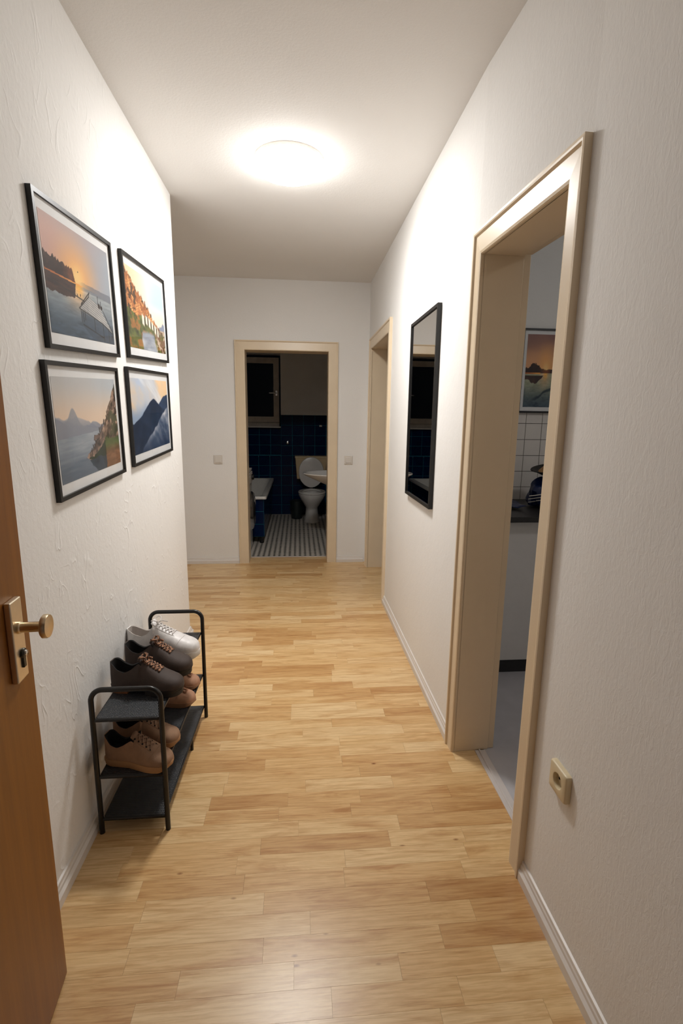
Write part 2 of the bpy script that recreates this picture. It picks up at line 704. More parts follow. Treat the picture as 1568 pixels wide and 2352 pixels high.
vis = [q for q in pieces if in_view(q)]
vis.sort(key=lambda q: q[2])
near = set(vis[:300])
unit = MB().box(0, 1, 0, 1, -0.006, 0).mesh('floor_strip', M['floor'])
J = 0.0004
rest = MB()
for q in pieces:
    a, b, y0, y1 = q
    if q in near:
        link_copy(unit, 'floor_strip', floor, (a + J / 2, y0 + J / 2, 0), (b - a - J, y1 - y0 - J, 1))
    else:
        rest.box(a + J / 2, b - J / 2, y0 + J / 2, y1 - J / 2, -0.006, 0)
ro = rest.build('floor_strips', M['floor'], floor)
ro['kind'] = 'stuff'

# bathroom mosaic floor
bfl = sroot('floor_bathroom', 'white mosaic bathroom floor with small dark dots')
MB().box(BXL, BXR, DB, BW, -0.05, -0.002).build('floor_base', M['floor_tile'], bfl)
P = 0.053
ob, db = MB(), MB()
c_ = 0.0185
nx, ny = int((BXR - BXL) / P), int((BW - DB) / P) + 1
for i in range(nx):
    for j in range(ny):
        x0, y0 = BXL + 0.005 + i * P, DB + 0.002 + j * P
        if y0 + P > BW:
            continue
        q = P - 0.002
        ob.add([(x0 + c_, y0, 0), (x0 + q - c_, y0, 0), (x0 + q, y0 + c_, 0), (x0 + q, y0 + q - c_, 0), (x0 + q - c_, y0 + q, 0), (x0 + c_, y0 + q, 0), (x0, y0 + q - c_, 0), (x0, y0 + c_, 0)], [tuple(range(8))])
        e = c_ - 0.0015
        cx, cy = x0 - 0.001, y0 - 0.001
        db.add([(cx - e, cy, -0.0002), (cx, cy - e, -0.0002), (cx + e, cy, -0.0002), (cx, cy + e, -0.0002)], [(0, 1, 2, 3)])
o = ob.build('mosaic_tiles', M['floor_tile'], bfl); o['kind'] = 'stuff'
o = db.build('mosaic_dots', M['floor_dot'], bfl); o['kind'] = 'stuff'

# ------------------------------------------------------------------ skirting boards
PROF = [(0, 0), (0.018, 0), (0.018, 0.030), (0.011, 0.038), (0.010, 0.046), (0.0075, 0.050), (0.006, 0.059), (0.0, 0.061)]


def skirting(name, path, side, label=None):
    """path: plan polyline along the wall face; side +1 = room lies left of the path direction"""
    pts = [Vector(q) for q in path]
    rr = []
    for i, q in enumerate(pts):
        d0 = (q - pts[i - 1]).normalized() if i else (pts[1] - q).normalized()
        d1 = (pts[i + 1] - q).normalized() if i < len(pts) - 1 else d0
        n0 = Vector((-d0.y, d0.x)) * side
        n1 = Vector((-d1.y, d1.x)) * side
        bis = (n0 + n1).normalized()
        k = 1 / max(0.3, bis.dot(n0))
        rr.append([(q.x + bis.x * u * k, q.y + bis.y * u * k, z) for u, z in PROF])
    return struct(MB().rings(rr).build(name, M['base']), label)


skirting('baseboard_left', [(XL, ENT + 0.02), (XL, LEND), (XL - 0.4, LEND)], -1, 'white skirting under the picture wall')
skirting('baseboard_right', [(xr(0), ENT + 0.02), (xr(K0), K0 + 0.004)], 1, 'white skirting below the wall socket')
skirting('baseboard_middle', [(XR, K1 - 0.01), (XR, E0 + 0.004)], 1, 'white skirting below the mirror')
skirting('baseboard_far', [(AX + 0.02, D), (B0 - 0.002, D)], -1, 'white skirting left of the bathroom doorway')
skirting('baseboard_corner', [(B1 + 0.002, D), (XR - 0.02, D)], -1, 'short white skirting between bathroom doorway and corner')

# ------------------------------------------------------------------ door casings
def casing_ring(w, h, cw):
    """profile points (u from outer edge inward, v proud of the wall)"""
    return [(0.0, 0.0), (0.0, 0.021), (0.006, 0.022), (0.010, 0.021), (0.014, 0.014), (cw - 0.008, 0.016), (cw - 0.002, 0.014), (cw, 0.010), (cw, 0.0)]


def door_trim(name, org, ax, nrm, width, height, cw, ch, depth, label):
    """casing + jamb lining around an opening. org: plan point of outer lower corner, ax: plan direction along wall, nrm: plan normal into the hall"""
    root = sroot(name, label)
    ax, nrm = Vector(ax), Vector(nrm)

    def P3(u, v, z):
        q = Vector(org) + ax * u + nrm * v
        return (q.x, q.y, z)
    prof = casing_ring(width, height, cw)
    sc = ch / cw
    for nm, rings in (('casing_side', [[P3(u, v, 0) for u, v in prof], [P3(u, v, height - u * sc) for u, v in prof]]),
                      ('casing_head', [[P3(u, v, height - u * sc) for u, v in prof], [P3(width - u, v, height - u * sc) for u, v in prof]]),
                      ('casing_side', [[P3(width - u, v, height - u * sc) for u, v in prof], [P3(width - u, v, 0) for u, v in prof]])):
        MB().rings(rings).build(nm, M['cream'], root)
    t = 0.012
    i0, i1, zt = cw, width - cw, height - ch

    def board(u0, u1, v0, v1, z0, z1):
        b = MB()
        pts = [P3(u0, v0, 0)[:2], P3(u1, v0, 0)[:2], P3(u1, v1, 0)[:2], P3(u0, v1, 0)[:2]]
        b.prism(pts, z0, z1)
        return b
    rb = 0.028   # rebate strip at the far side
    for u0, u1, s in ((i0 - t, i0, 1), (i1, i1 + t, -1)):
        board(u0, u1, 0.004, -depth + rb, 0, zt + t).build('jamb', M['cream'], root, bevel=0.002)
        uu = (u0, u1 - 0.006) if s > 0 else (u0 + 0.006, u1)
        board(uu[0], uu[1], -depth + rb - 0.0015, -depth, 0, zt + t).build('rebate_strip', M['cream'], root, bevel=0.002)
    board(i0, i1, 0.004, -depth + rb, zt, zt + t).build('head_lining', M['cream'], root, bevel=0.002)
    board(i0, i1, -depth + rb - 0.0015, -depth, zt + 0.006, zt + t).build('rebate_strip', M['cream'], root, bevel=0.002)
    return root, P3, (i0, i1, zt)


kd = Vector((xr(K1) - xr(K0), K1 - K0))
kl = kd.length
kd.normalize()
kn = Vector((-kd.y, kd.x))
tr1, KP, (kI0, kI1, kzt) = door_trim('trim_1', (xr(K0), K0), kd, kn, kl, KZ, CW, 0.085, XT - XR + 0.012, 'cream door casing around the kitchen doorway')
for z0, z1 in ((0.935, 1.035), (0.825, 0.905)):
    b = MB()
    pts = [KP(kI1 - 0.0015 + 0.006, -0.150 + q, 0)[:2] for q in (0, 0.018)] + [KP(kI1 + 0.009, -0.150 + q, 0)[:2] for q in (0.018, 0)]
    b.prism(pts, z0, z1)
    b.build('strike_plate', M['steel_plate'], tr1)
tr2, _, _ = door_trim('trim_2', (B0, D), (1, 0), (0, -1), B1 - B0, BZ, 0.09, 0.085, DB - D, 'cream door casing around the bathroom doorway')
tr3, _, _ = door_trim('trim_3', (XR, E0), (0, 1), (-1, 0), E1 - E0, EZ, 0.075, 0.09, XT - XR, 'cream door casing of the doorway in the corner')
# metal threshold strip to the kitchen
tb = MB()
tb.box(0.748, 0.792, ki0, ki1, -0.002, 0.004)
tb.box(0.764, 0.771, ki0, ki1, 0.004, 0.008)
struct(tb.build('trim_4', M['strip'], bevel=0.001), 'grey metal threshold strip of the kitchen doorway')
struct(MB().box(bi0, bi1, DB - 0.006, DB + 0.012, -0.002, 0.003).build('trim_5', M['strip'], bevel=0.001), 'metal threshold strip of the bathroom doorway')

# ------------------------------------------------------------------ entrance door
DDIR = Vector((0.09262, -0.99570, 0))
dang = math.atan2(DDIR.y, DDIR.x)
door = sroot('door_1', 'brown veneered entrance door standing open, with champagne lock plate')
door.location = (-0.584, 1.062, 0)
door.rotation_euler = (0, 0, dang)
# local: +x toward the hinge, +y = visible face side
b = MB().box(0.002, 0.86, -0.04, 0, 0.008, 2.03)
b.build('leaf', M['door'], door, bevel=0.002)
MB().box(0, 0.002, -0.039, -0.001, 0.008, 2.03).build('edge_band', M['door'], door)
PS = 0.052
lp = MB().box(PS, PS + 0.047, 0, 0.0135, 0.852, 1.024).build('lock_plate', M['brass2'], door, bevel=0.003, seg=3)
kc = (PS + 0.024, 0.0135, 0.965)
MB().lathe([(0.0125, 0), (0.0125, 0.004), (0.0105, 0.006), (0.0105, 0.042), (0.012, 0.044), (0.022, 0.045), (0.0245, 0.047), (0.0245, 0.054), (0.023, 0.057), (0.010, 0.0585)], kc, 'y', 40).build('knob', M['brass'], lp, smooth=True)
kb = MB().lathe([(0.0105, -0.002), (0.0105, 0.004), (0.009, 0.0055)], (PS + 0.020, 0.0135, 0.908), 'y', 28)
kb.box(PS + 0.0145, PS + 0.0255, 0.0125, 0.0175, 0.878, 0.905)
kb.build('key_cylinder', M['dark_metal'], lp, bevel=0.001)
MB().lathe([(0.0062, 0), (0.0062, 0.0035), (0.005, 0.0042)], (PS + 0.020, 0.0185, 0.908), 'y', 20).build('key_plug', M['chrome'], lp, smooth=True)

# ------------------------------------------------------------------ ceiling lamp
lamp = thing('ceiling_lamp', 'round white flush ceiling lamp, lit, in the middle of the hallway', 'lamp', (-0.036, 2.61, H))
MB().lathe([(0.163, 0), (0.164, -0.010), (0.166, -0.016), (0.0, -0.0165)], seg=64, cap1=False, cap0=False).build('base_plate', M['white_plastic'], lamp, smooth=True)
MB().lathe([(0.165, -0.0165), (0.168, -0.024), (0.166, -0.036), (0.156, -0.048)], seg=64, cap0=False, cap1=False).build('diffuser_rim', M['opal_side'], lamp, smooth=True)
MB().lathe([(0.156, -0.048), (0.135, -0.058), (0.105, -0.065), (0.065, -0.070), (0.03, -0.072), (0.004, -0.0725)], seg=64, cap0=False).build('diffuser', M['opal'], lamp, smooth=True)


def small_lamp(label, loc, mat):
    r = thing('kitchen_ceiling_lamp_offscreen', label, 'lamp', loc)
    MB().lathe([(0.11, 0), (0.13, -0.012), (0.13, -0.018)], seg=40).build('base_plate', M['white_plastic'], r, smooth=True)
    MB().lathe([(0.128, -0.019), (0.128, -0.045), (0.10, -0.070), (0.004, -0.078)], seg=40, cap0=False).build('diffuser_offscreen', M[mat], r, smooth=True)


small_lamp('round white ceiling lamp of the kitchen', (2.1, 1.5, H), 'opal_kitchen')

# ------------------------------------------------------------------ picture prints (flat, painted by formula)
def vnoise(u, v, fx, fy, seed):
    rg = np.random.default_rng(seed)
    n = 64
    g = rg.random((n, n))
    x, y = u * fx, v * fy
    x0, y0 = np.floor(x).astype(int), np.floor(y).astype(int)
    tx, ty = x - x0, y - y0
    tx, ty = tx * tx * (3 - 2 * tx), ty * ty * (3 - 2 * ty)
    a, b_ = g[x0 % n, y0 % n], g[(x0 + 1) % n, y0 % n]
    c, d = g[x0 % n, (y0 + 1) % n], g[(x0 + 1) % n, (y0 + 1) % n]
    return (a * (1 - tx) + b_ * tx) * (1 - ty) + (c * (1 - tx) + d * tx) * ty


def fbm(u, v, fx, fy, seed, oct=4):
    s, a, t = 0, 1.0, 0
    for k in range(oct):
        s = s + a * vnoise(u, v, fx * 2 ** k, fy * 2 ** k, seed + k)
        t += a
        a *= 0.55
    return s / t


def col(*c):
    return np.array(c, float)[None, :] / 255.0


def mixc(a, b, t):
    t = np.clip(t, 0, 1)[:, None]
    return a * (1 - t) + b * t


def sm(e0, e1, x):
    t = np.clip((x - e0) / (e1 - e0), 0, 1)
    return t * t * (3 - 2 * t)


def seg_dist(u, v, a, b, asp):
    pu, pv = (u - a[0]) * asp, v - a[1]
    du, dv = (b[0] - a[0]) * asp, b[1] - a[1]
    t = np.clip((pu * du + pv * dv) / (du * du + dv * dv), 0, 1)
    return np.hypot(pu - t * du, pv - t * dv)


def in_poly(u, v, poly):
    ins = np.zeros_like(u, bool)
    n = len(poly)
    for i in range(n):
        x0, y0 = poly[i]
        x1, y1 = poly[(i + 1) % n]
        if y0 == y1:
            continue
        c = ((y0 > v) != (y1 > v)) & (u < (x1 - x0) * (v - y0) / (y1 - y0) + x0)
        ins ^= c
    return ins


def art_sunset(u, v, pier=True):
    hor = 0.53 - 0.05 * u if pier else 0.47 + 0 * u
    sx, sy = (0.43, 0.57) if pier else (0.66, 0.5)
    d = np.hypot((u - sx) * 1.1, v - sy)
    if pier:
        sky = mixc(col(160, 167, 176), col(208, 168, 156), np.clip(1.15 - u * 1.2, 0, 1))
        sky = mixc(sky, col(158, 146, 150), sm(0.85, 1.1, v) * 0.5)
    else:
        sky = mixc(col(226, 168, 124), col(150, 112, 104), sm(0.62, 1.0, v + 0.12 * (fbm(u, v, 2, 6, 61) - 0.5)))
    sky = mixc(sky, col(250, 184, 112), 1 - sm(0.0, 0.48, d))
    sky = mixc(sky, col(255, 214, 142), 1 - sm(0.0, 0.18, d))
    wat = mixc(col(70, 88, 106), col(160, 166, 168), sm(0.0, 0.5, v)) if pier else mixc(col(74, 92, 104), col(166, 168, 140), sm(0.0, 0.4, v))
    wat = mixc(wat, col(232, 186, 140), (1 - sm(0.0, 0.26, np.abs(u - sx + 0.02))) * sm(0.16, 0.5, v) * 0.9)
    wat = mixc(wat, col(255, 192, 92), (1 - sm(0.0, 0.10, np.abs(u - sx - 0.01))) * sm(0.34, 0.5, v))
    rip = fbm(u, v, 9, 46, 5)
    wat = wat * (0.84 + 0.32 * rip)[:, None]
    wat = mixc(wat, col(44, 60, 76), sm(0.52, 0.78, fbm(u, v, 7, 22, 9)) * sm(0.32, 0.0, v) * 0.85)
    c = np.where((v > hor)[:, None], sky, wat)
    hill = hor + 0.06 * sm(0.36, 0.55, u) * (0.6 + 0.5 * fbm(u, v * 0, 7, 1, 3))
    if pier:
        c = mixc(c, col(110, 114, 124), ((v > hor - 0.03) & (v < hill) & (u > 0.42)).astype(float) * 0.7 * sm(0.42, 0.7, u))
    jag = np.abs(np.modf(u * (23 if pier else 13) + 0.3 * np.sin(u * 40))[0] - 0.5) * 2
    if pier:
        k = sm(0.405, 0.365, u)
        top = hor + (0.165 - 0.10 * u) * (0.70 + 0.28 * fbm(u, u * 0, 16, 1, 21) + 0.16 * (1 - jag)) * k
        bot = hor - 0.012 * k - (0.165 - 0.06 * u) * (0.80 + 0.3 * fbm(u, v, 18, 30, 22)) * k
    else:
        env = 0.075 + 0.065 * np.exp(-((u - 0.30) / 0.15) ** 4) - 0.02 * sm(0.5, 0.7, u)
        top = hor + env * (0.72 + 0.35 * fbm(u, u * 0, 9, 1, 23, 2) + 0.18 * (1 - jag))
        bot = hor - 0.03 - env * 0.75 * (0.8 + 0.4 * fbm(u, v, 14, 30, 24)) * sm(0.62, 0.5, u)
    tr = (v > hor) & (v < top)
    c = np.where(tr[:, None], mixc(col(50, 36, 36), col(138, 80, 50), 0.9 * sm(0.25, 0.0, np.abs(u - sx)) + 0.7 * fbm(u, v, 40, 30, 8) - 0.3), c)
    rf = (v < hor - (0.0 if pier else 0.03)) & (v > bot)
    c = np.where(rf[:, None], mixc(col(46, 38, 42), col(118, 80, 62), fbm(u, v, 10, 60, 31) * 0.9 - 0.15), c)
    line = (np.abs(v - hor) < 0.007) & (u < 0.5)
    c = np.where(line[:, None], mixc(col(190, 112, 62), col(250, 176, 90), sm(0.1, 0.45, u)), c)
    if not pier:
        c = mixc(c, col(38, 52, 62), (1 - sm(0.006, 0.03, np.abs(v - 0.10 - 0.14 * sm(0.25, 0.8, u) - 0.05 * (fbm(u, v * 0, 9, 1, 62) - 0.5)))) * sm(0.2, 0.45, u) * 0.8)
    if pier:
        asp = 1.3
        c = mixc(c, col(52, 50, 50), 1 - sm(0.003, 0.009, seg_dist(u, v, (0.06, 0.46), (0.62, 0.35), asp)))
        for bx, by in ((0.41, 0.405), (0.455, 0.415), (0.465, 0.345), (0.45, 0.63)):
            c = mixc(c, col(34, 32, 34), 1 - sm(0.005, 0.016, np.hypot((u - bx) * 1.9, (v - by) * (0.8 if by < 0.6 else 1.6))))
        c = mixc(c, col(56, 70, 86), in_poly(u, v, [(0.44, 0.27), (0.80, 0.19), (0.99, 0.11), (0.99, 0.0), (0.60, 0.02), (0.46, 0.12)]) * 0.6)
        deck = [(0.42, 0.29), (0.585, 0.43), (0.74, 0.385), (0.99, 0.115), (0.80, 0.20)]
        ins = in_poly(u, v, deck)
        pl = np.sin((v * 0.8 + u * 0.25) * 330) * 0.5 + 0.5
        c = np.where(ins[:, None], mixc(col(112, 114, 118), col(206, 202, 196), pl * 0.7 + 0.4 * fbm(u, v, 20, 20, 71)), c)
        for a_, b_ in (((0.42, 0.29), (0.80, 0.20)), ((0.80, 0.20), (0.99, 0.11)), ((0.42, 0.29), (0.585, 0.43)), ((0.585, 0.43), (0.60, 0.475)), ((0.60, 0.475), (0.45, 0.33)), ((0.44, 0.28), (0.445, 0.16)), ((0.47, 0.28), (0.475, 0.17)), ((0.50, 0.275), (0.50, 0.19)), ((0.80, 0.2), (0.805, 0.0)), ((0.90, 0.16), (0.905, 0.02)), ((0.65, 0.235), (0.655, 0.09)), ((0.46, 0.14), (0.80, 0.05)), ((0.74, 0.38), (0.74, 0.47)), ((0.78, 0.36), (0.79, 0.43)), ((0.82, 0.34), (0.99, 0.12))):
            c = mixc(c, col(34, 33, 35), 1 - sm(0.0025, 0.0085, seg_dist(u, v, a_, b_, asp)))
        for bx, by, r_ in ((0.755, 0.375, 0.034), (0.80, 0.365, 0.028)):
            c = mixc(c, col(40, 28, 28), 1 - sm(r_ * 0.6, r_, np.hypot((u - bx) * 1.5, v - by)))
        c = mixc(c, col(30, 36, 44), sm(0.45, 0.65, fbm(u, v, 9, 9, 44)) * sm(0.74, 0.95, u) * sm(0.22, 0.05, v))
    return c


def art_village(u, v):
    c = mixc(col(224, 200, 166), col(176, 198, 214), sm(0.1, 0.8, u))
    c = mixc(c, col(240, 216, 190), sm(0.72, 0.45, v) * sm(0.2, 0.8, u))
    c = mixc(c, col(98, 114, 142), sm(0.0, 0.04, 0.40 + 0.16 * (fbm(u, v * 0, 8, 1, 2) - 0.3) - v) * sm(0.5, 0.65, u) * 0.85)
    wob = 0.05 * (fbm(u, v, 7, 7, 77) - 0.5)
    ridge = 0.96 - 0.78 * u + 0.10 * (fbm(u, v * 0, 20, 1, 5) - 0.5) + 0.03 * (np.modf(u * 13)[0] > 0.55)
    uu, vv = u + wob, v + 0.7 * u + wob
    bl = np.floor(uu * 15) * 7 + np.floor(vv * 13 + np.modf(np.floor(uu * 15) * 0.37)[0]) * 13
    h = np.modf(np.abs(np.sin(bl * 12.9898) * 43758.5453))[0]
    ori = mixc(col(132, 74, 40), col(242, 172, 106), h * 0.75 + 0.5 * fbm(u, v, 30, 30, 7) - 0.1)
    win = (np.modf(uu * 31)[0] > 0.62) & (np.modf(vv * 27)[0] > 0.5) & (h > 0.3)
    ori = np.where(win[:, None], ori * 0.5, ori)
    c = np.where((v < ridge)[:, None], ori, c)
    c = mixc(c, col(66, 50, 36), ((v < ridge) & (fbm(u, v, 16, 12, 6) > 0.62)).astype(float) * 0.85)
    low = 0.47 - 0.14 * u + 0.08 * (fbm(u, v * 0, 9, 1, 9) - 0.5)
    gr = mixc(col(34, 42, 22), col(118, 126, 58), fbm(u, v, 16, 14, 10) * 1.3 - 0.15)
    gr = mixc(gr, col(176, 104, 56), sm(0.52, 0.64, fbm(u, v, 12, 10, 12)) * 0.7)
    gr = mixc(gr, col(112, 80, 60), sm(0.42, 0.6, fbm(u, v, 16, 12, 13)) * sm(0.55, 0.8, u))
    gr = mixc(gr, col(190, 170, 150), sm(0.56, 0.66, fbm(u, v, 22, 14, 15)) * sm(0.6, 0.8, u))
    c = np.where((v < low)[:, None], gr, c)
    rv = 0.5 + 0.10 * (fbm(v, u * 0, 5, 1, 14) - 0.5)
    riv = sm(0.20, 0.17, np.abs(u - rv) + 0.12 * (v - 0.1)) * sm(0.29, 0.22, v + 0.1 * np.abs(u - 0.5))
    c = mixc(c, mixc(col(104, 114, 130), col(200, 202, 206), fbm(u, v, 6, 10, 14)), riv)
    for bx, by, w_ in ((0.37, 0.40, 0.030), (0.46, 0.41, 0.026), (0.54, 0.385, 0.028), (0.62, 0.36, 0.024), (0.70, 0.32, 0.026), (0.78, 0.28, 0.022)):
        sl = v - by + 0.5 * (u - bx)
        c = mixc(c, col(222, 212, 196), 1 - sm(w_ * 0.7, w_ * 1.2, np.maximum(np.abs(u - bx), np.abs(sl) * 0.42)))
        c = mixc(c, col(46, 36, 28), 1 - sm(0.006, 0.016, np.maximum(np.abs(u - bx - w_ * 1.4), np.abs(sl) * 0.25)))
    return c


def art_lake_village(u, v):
    c = mixc(col(232, 206, 182), col(186, 192, 198), sm(0.55, 1.0, v) * 0.8 + 0.3 * sm(0.4, 1.0, u) * sm(0.6, 0.9, v))
    for base, amp, sd, cc, fx in ((0.64, 0.22, 3, (196, 190, 188), 3.2), (0.60, 0.30, 8, (168, 168, 176), 2.6), (0.52, 0.30, 4, (138, 144, 158), 2.0)):
        rdg = base - 0.22 * u + amp * (fbm(u, v * 0, fx, 1, sd) - 0.45)
        a_ = sm(0.0, 0.015, rdg - v)
        c = mixc(c, mixc(col(*cc), col(120, 128, 146), sm(0.3, 0.0, v - 0.4)), a_ * 0.85)
    pk = 0.60 + 0.16 * np.exp(-((u - 0.24) / 0.07) ** 2) - 0.2 * u
    c = mixc(c, col(142, 146, 156), sm(0.0, 0.02, pk - v) * 0.8)
    hor = 0.42 + 0.03 * u
    wat = mixc(col(104, 118, 134), col(178, 184, 190), fbm(u + v * 0.3, v, 5, 30, 15) * 0.7 + 0.5 * sm(0.1, 0.42, v) - 0.2)
    wat = mixc(wat, col(78, 92, 110), sm(0.25, 0.0, v) * 0.5)
    c = np.where((v < hor)[:, None], wat, c)
    un_, vn_ = u, v
    u = u + 0.035 * (fbm(un_, vn_, 11, 11, 90) - 0.5)
    v = v + 0.06 * (fbm(un_, vn_, 12, 12, 91) - 0.5)
    edge = in_poly(u, v, [(0.38, 0.175), (0.50, 0.27), (0.58, 0.34), (0.72, 0.48), (0.84, 0.70), (0.90, 0.80), (1.0, 0.96), (1.0, 0), (0.75, 0.0), (0.62, 0.05), (0.44, 0.14)])
    tn = fbm(u, v, 22, 16, 16)
    bq = np.floor(u * 26) * 5 + np.floor((v - 0.6 * u) * 20) * 17
    hq = np.modf(np.abs(np.sin(bq * 78.233) * 43758.5453))[0]
    town = mixc(col(48, 40, 38), col(206, 170, 146), tn * 1.0 + hq * 0.7 - 0.45)
    town = mixc(town, col(62, 70, 50), sm(0.5, 0.62, fbm(u, v, 9, 9, 17)) * sm(0.6, 0.9, u) * 0.8)
    c = np.where(edge[:, None], town, c)
    for k in range(16):
        tx = 0.47 + k * 0.028
        tz = 0.235 + k * 0.030 + 0.02 * math.sin(k * 2.3)
        c = mixc(c, col(58, 48, 44), 1 - sm(0.006, 0.012, np.maximum(np.abs(u - tx), np.abs(v - tz) * 0.28)))
    jut = in_poly(u, v, [(0.53, 0.34), (0.54, 0.385), (0.66, 0.40), (0.66, 0.36), (0.58, 0.335)])
    c = np.where(jut[:, None], mixc(col(60, 50, 46), col(180, 146, 128), tn * 1.0 + 0.6 * hq - 0.3), c)
    gr = in_poly(u, v, [(0.40, 0.165), (0.56, 0.20), (0.80, 0.36), (0.82, 0.22), (0.72, 0.14), (0.52, 0.12)])
    c = np.where(gr[:, None], mixc(col(24, 34, 24), col(54, 74, 48), fbm(u, v, 14, 14, 18)), c)
    dk = in_poly(u, v, [(0.42, 0.14), (0.74, 0.16), (0.72, 0.0), (0.56, 0.0), (0.46, 0.08)])
    c = np.where(dk[:, None], mixc(col(28, 40, 54), col(72, 92, 108), fbm(u, v, 16, 5, 19)), c)
    br = (u > 0.72) & (v < 0.34 + 0.1 * (fbm(u, v, 6, 6, 25) - 0.5))
    bands = fbm(u, v, 7, 26, 26)
    c = np.where(br[:, None], mixc(mixc(col(60, 74, 44), col(104, 124, 76), bands), mixc(col(80, 56, 42), col(176, 128, 96), bands), sm(0.28, 0.16, v)), c)
    return c


def art_mountains(u, v):
    c = mixc(col(244, 208, 166), col(190, 202, 220), sm(0.4, 0.75, fbm(u + v * 0.6, v, 3, 2.4, 31)) * 0.8 + 0.5 * sm(0.4, 0.0, u) * sm(0.6, 1.0, v))
    c = mixc(c, col(236, 238, 240), sm(0.6, 0.75, fbm(u + v, v * 0.5, 4, 3, 32)) * 0.6)
    haze = 0.72 - 0.1 * np.abs(u - 0.4) + 0.2 * (fbm(u, v * 0.6, 3, 2, 33) - 0.5)
    c = mixc(c, col(142, 164, 194), sm(0.0, 0.22, haze - v) * 0.9)
    r1 = 0.40 + 0.34 * u + 0.10 * (fbm(u, v * 0, 6, 1, 34) - 0.5)
    r1 = np.where(u > 0.66, r1 + 0.06 * sm(0.66, 0.9, u), r1)
    c = mixc(c, mixc(col(30, 42, 62), col(70, 92, 126), fbm(u, v, 9, 9, 35)), sm(0.0, 0.02, r1 - v - 0.01 + 0.02) * sm(0.55, 0.75, u))
    r2 = 0.42 + 0.42 * sm(0.0, 0.6, u) * 0.75 - 0.18 * sm(0.55, 0.9, u) + 0.05 * (fbm(u, v * 0, 9, 1, 36) - 0.5)
    c = mixc(c, mixc(col(24, 36, 56), col(50, 66, 92), fbm(u, v, 12, 12, 37)), sm(0.0, 0.02, r2 - v))
    r3 = -0.1 + 0.72 * u + 0.10 * (fbm(u, v * 0, 8, 1, 38) - 0.5)
    snow = mixc(col(52, 70, 98), col(206, 206, 212), fbm(u + 0.4 * v, v, 9, 5, 39) * 1.3 - 0.35 + 0.4 * sm(0.16, 0.0, r3 - v))
    snow = mixc(snow, col(36, 52, 80), sm(0.3, 0.0, v) * 0.75)
    c = mixc(c, snow, sm(0.0, 0.03, r3 - v))
    return c


def to_lin(c):
    c = np.clip(c, 0, 1)
    return np.where(c <= 0.04045, c / 12.92, ((c + 0.055) / 1.055) ** 2.4)


def print_mesh(w, h, fn, nx, ny):
    """flat sheet in the local YZ plane (local: x = right, z = up, front = -y)"""
    gx, gz = np.meshgrid(np.linspace(0, 1, nx), np.linspace(0, 1, ny))
    u, v = gx.ravel(), gz.ravel()
    me = bpy.data.meshes.new('print')
    vs_ = np.stack([(u - 0.5) * w, 0 * u, (v - 0.5) * h], 1)
    idx = np.arange(nx * ny).reshape(ny, nx)
    f = np.stack([idx[:-1, :-1], idx[:-1, 1:], idx[1:, 1:], idx[1:, :-1]], -1).reshape(-1, 4)
    me.from_pydata(vs_.tolist(), [], f.tolist())
    at = me.color_attributes.new('print', 'FLOAT_COLOR', 'POINT')
    rgba = np.ones((nx * ny, 4))
    rgba[:, :3] = to_lin(fn(u, v))
    at.data.foreach_set('color', rgba.ravel())
    me.materials.append(M['print'])
    return me


def picture(name, label, loc, rot, w, h, bar, mount, fn, depth=0.016, nx=150, ny=170, group=None):
    """origin at the lower edge centre, back at local y=0, front toward -y; mount = (side, top, bottom)"""
    root = thing(name, label, 'picture', loc, rot, group)
    z0, z1, x0, x1 = 0, h, -w / 2, w / 2
    fr = MB()
    fr.add([(x0, 0, 0), (x1, 0, 0), (x1, 0, h), (x0, 0, h), (x0, -depth, 0), (x1, -depth, 0), (x1, -depth, h), (x0, -depth, h),
            (x0 + bar, -depth, bar), (x1 - bar, -depth, bar), (x1 - bar, -depth, h - bar), (x0 + bar, -depth, h - bar),
            (x0 + bar, -depth + 0.008, bar), (x1 - bar, -depth + 0.008, bar), (x1 - bar, -depth + 0.008, h - bar), (x0 + bar, -depth + 0.008, h - bar)],
           [(3, 2, 1, 0), (0, 1, 5, 4), (1, 2, 6, 5), (2, 3, 7, 6), (3, 0, 4, 7), (4, 5, 9, 8), (5, 6, 10, 9), (6, 7, 11, 10), (7, 4, 8, 11),
            (8, 9, 13, 12), (9, 10, 14, 13), (10, 11, 15, 14), (11, 8, 12, 15)])
    fr.build('frame', M['black_frame'], root)
    yb = -depth + 0.0075
    mt = MB().box(x0 + bar - 0.001, x1 - bar + 0.001, yb, yb + 0.003, bar - 0.001, h - bar + 0.001).build('mount', M['mat'], root)
    s_, t_, b_ = mount
    pw, ph = w - 2 * bar - 2 * s_, h - 2 * bar - t_ - b_
    po = bpy.data.objects.new('print', print_mesh(pw, ph, fn, nx, ny))
    C.objects.link(po)
    po.parent = root
    po.location = (0, yb - 0.0006, bar + b_ + ph / 2)
    po.rotation_euler = (0, 0, 0)
    MB().add([(x0 + bar, -depth + 0.003, bar), (x1 - bar, -depth + 0.003, bar), (x1 - bar, -depth + 0.003, h - bar), (x0 + bar, -depth + 0.003, h - bar)], [(0, 1, 2, 3)]).build('glass', M['pane'], root)
    return root


def wall_picture(label, cy, cz, w, h, tilt, fn, nx, ny):
    k = 0.683 / 0.67
    cy, cz, w, h = cy * k, CAM_H + (cz - CAM_H) * k, w * k, h * k
    # viewed from the hall the local +x runs along +Y of the world, front faces +X
    rm = Matrix.Rotation(R(90), 3, 'Z') @ Matrix.Rotation(R(-tilt), 3, 'Y')
    low = rm @ Vector((0, 0, -h / 2))
    loc = Vector((XL + 0.0005, cy, cz)) + low
    return picture('framed_picture', label, loc, rm.to_euler(), w, h, 0.0125, (0.022, 0.030, 0.032), fn, 0.0145, nx, ny, 'four black framed pictures on the stucco wall')


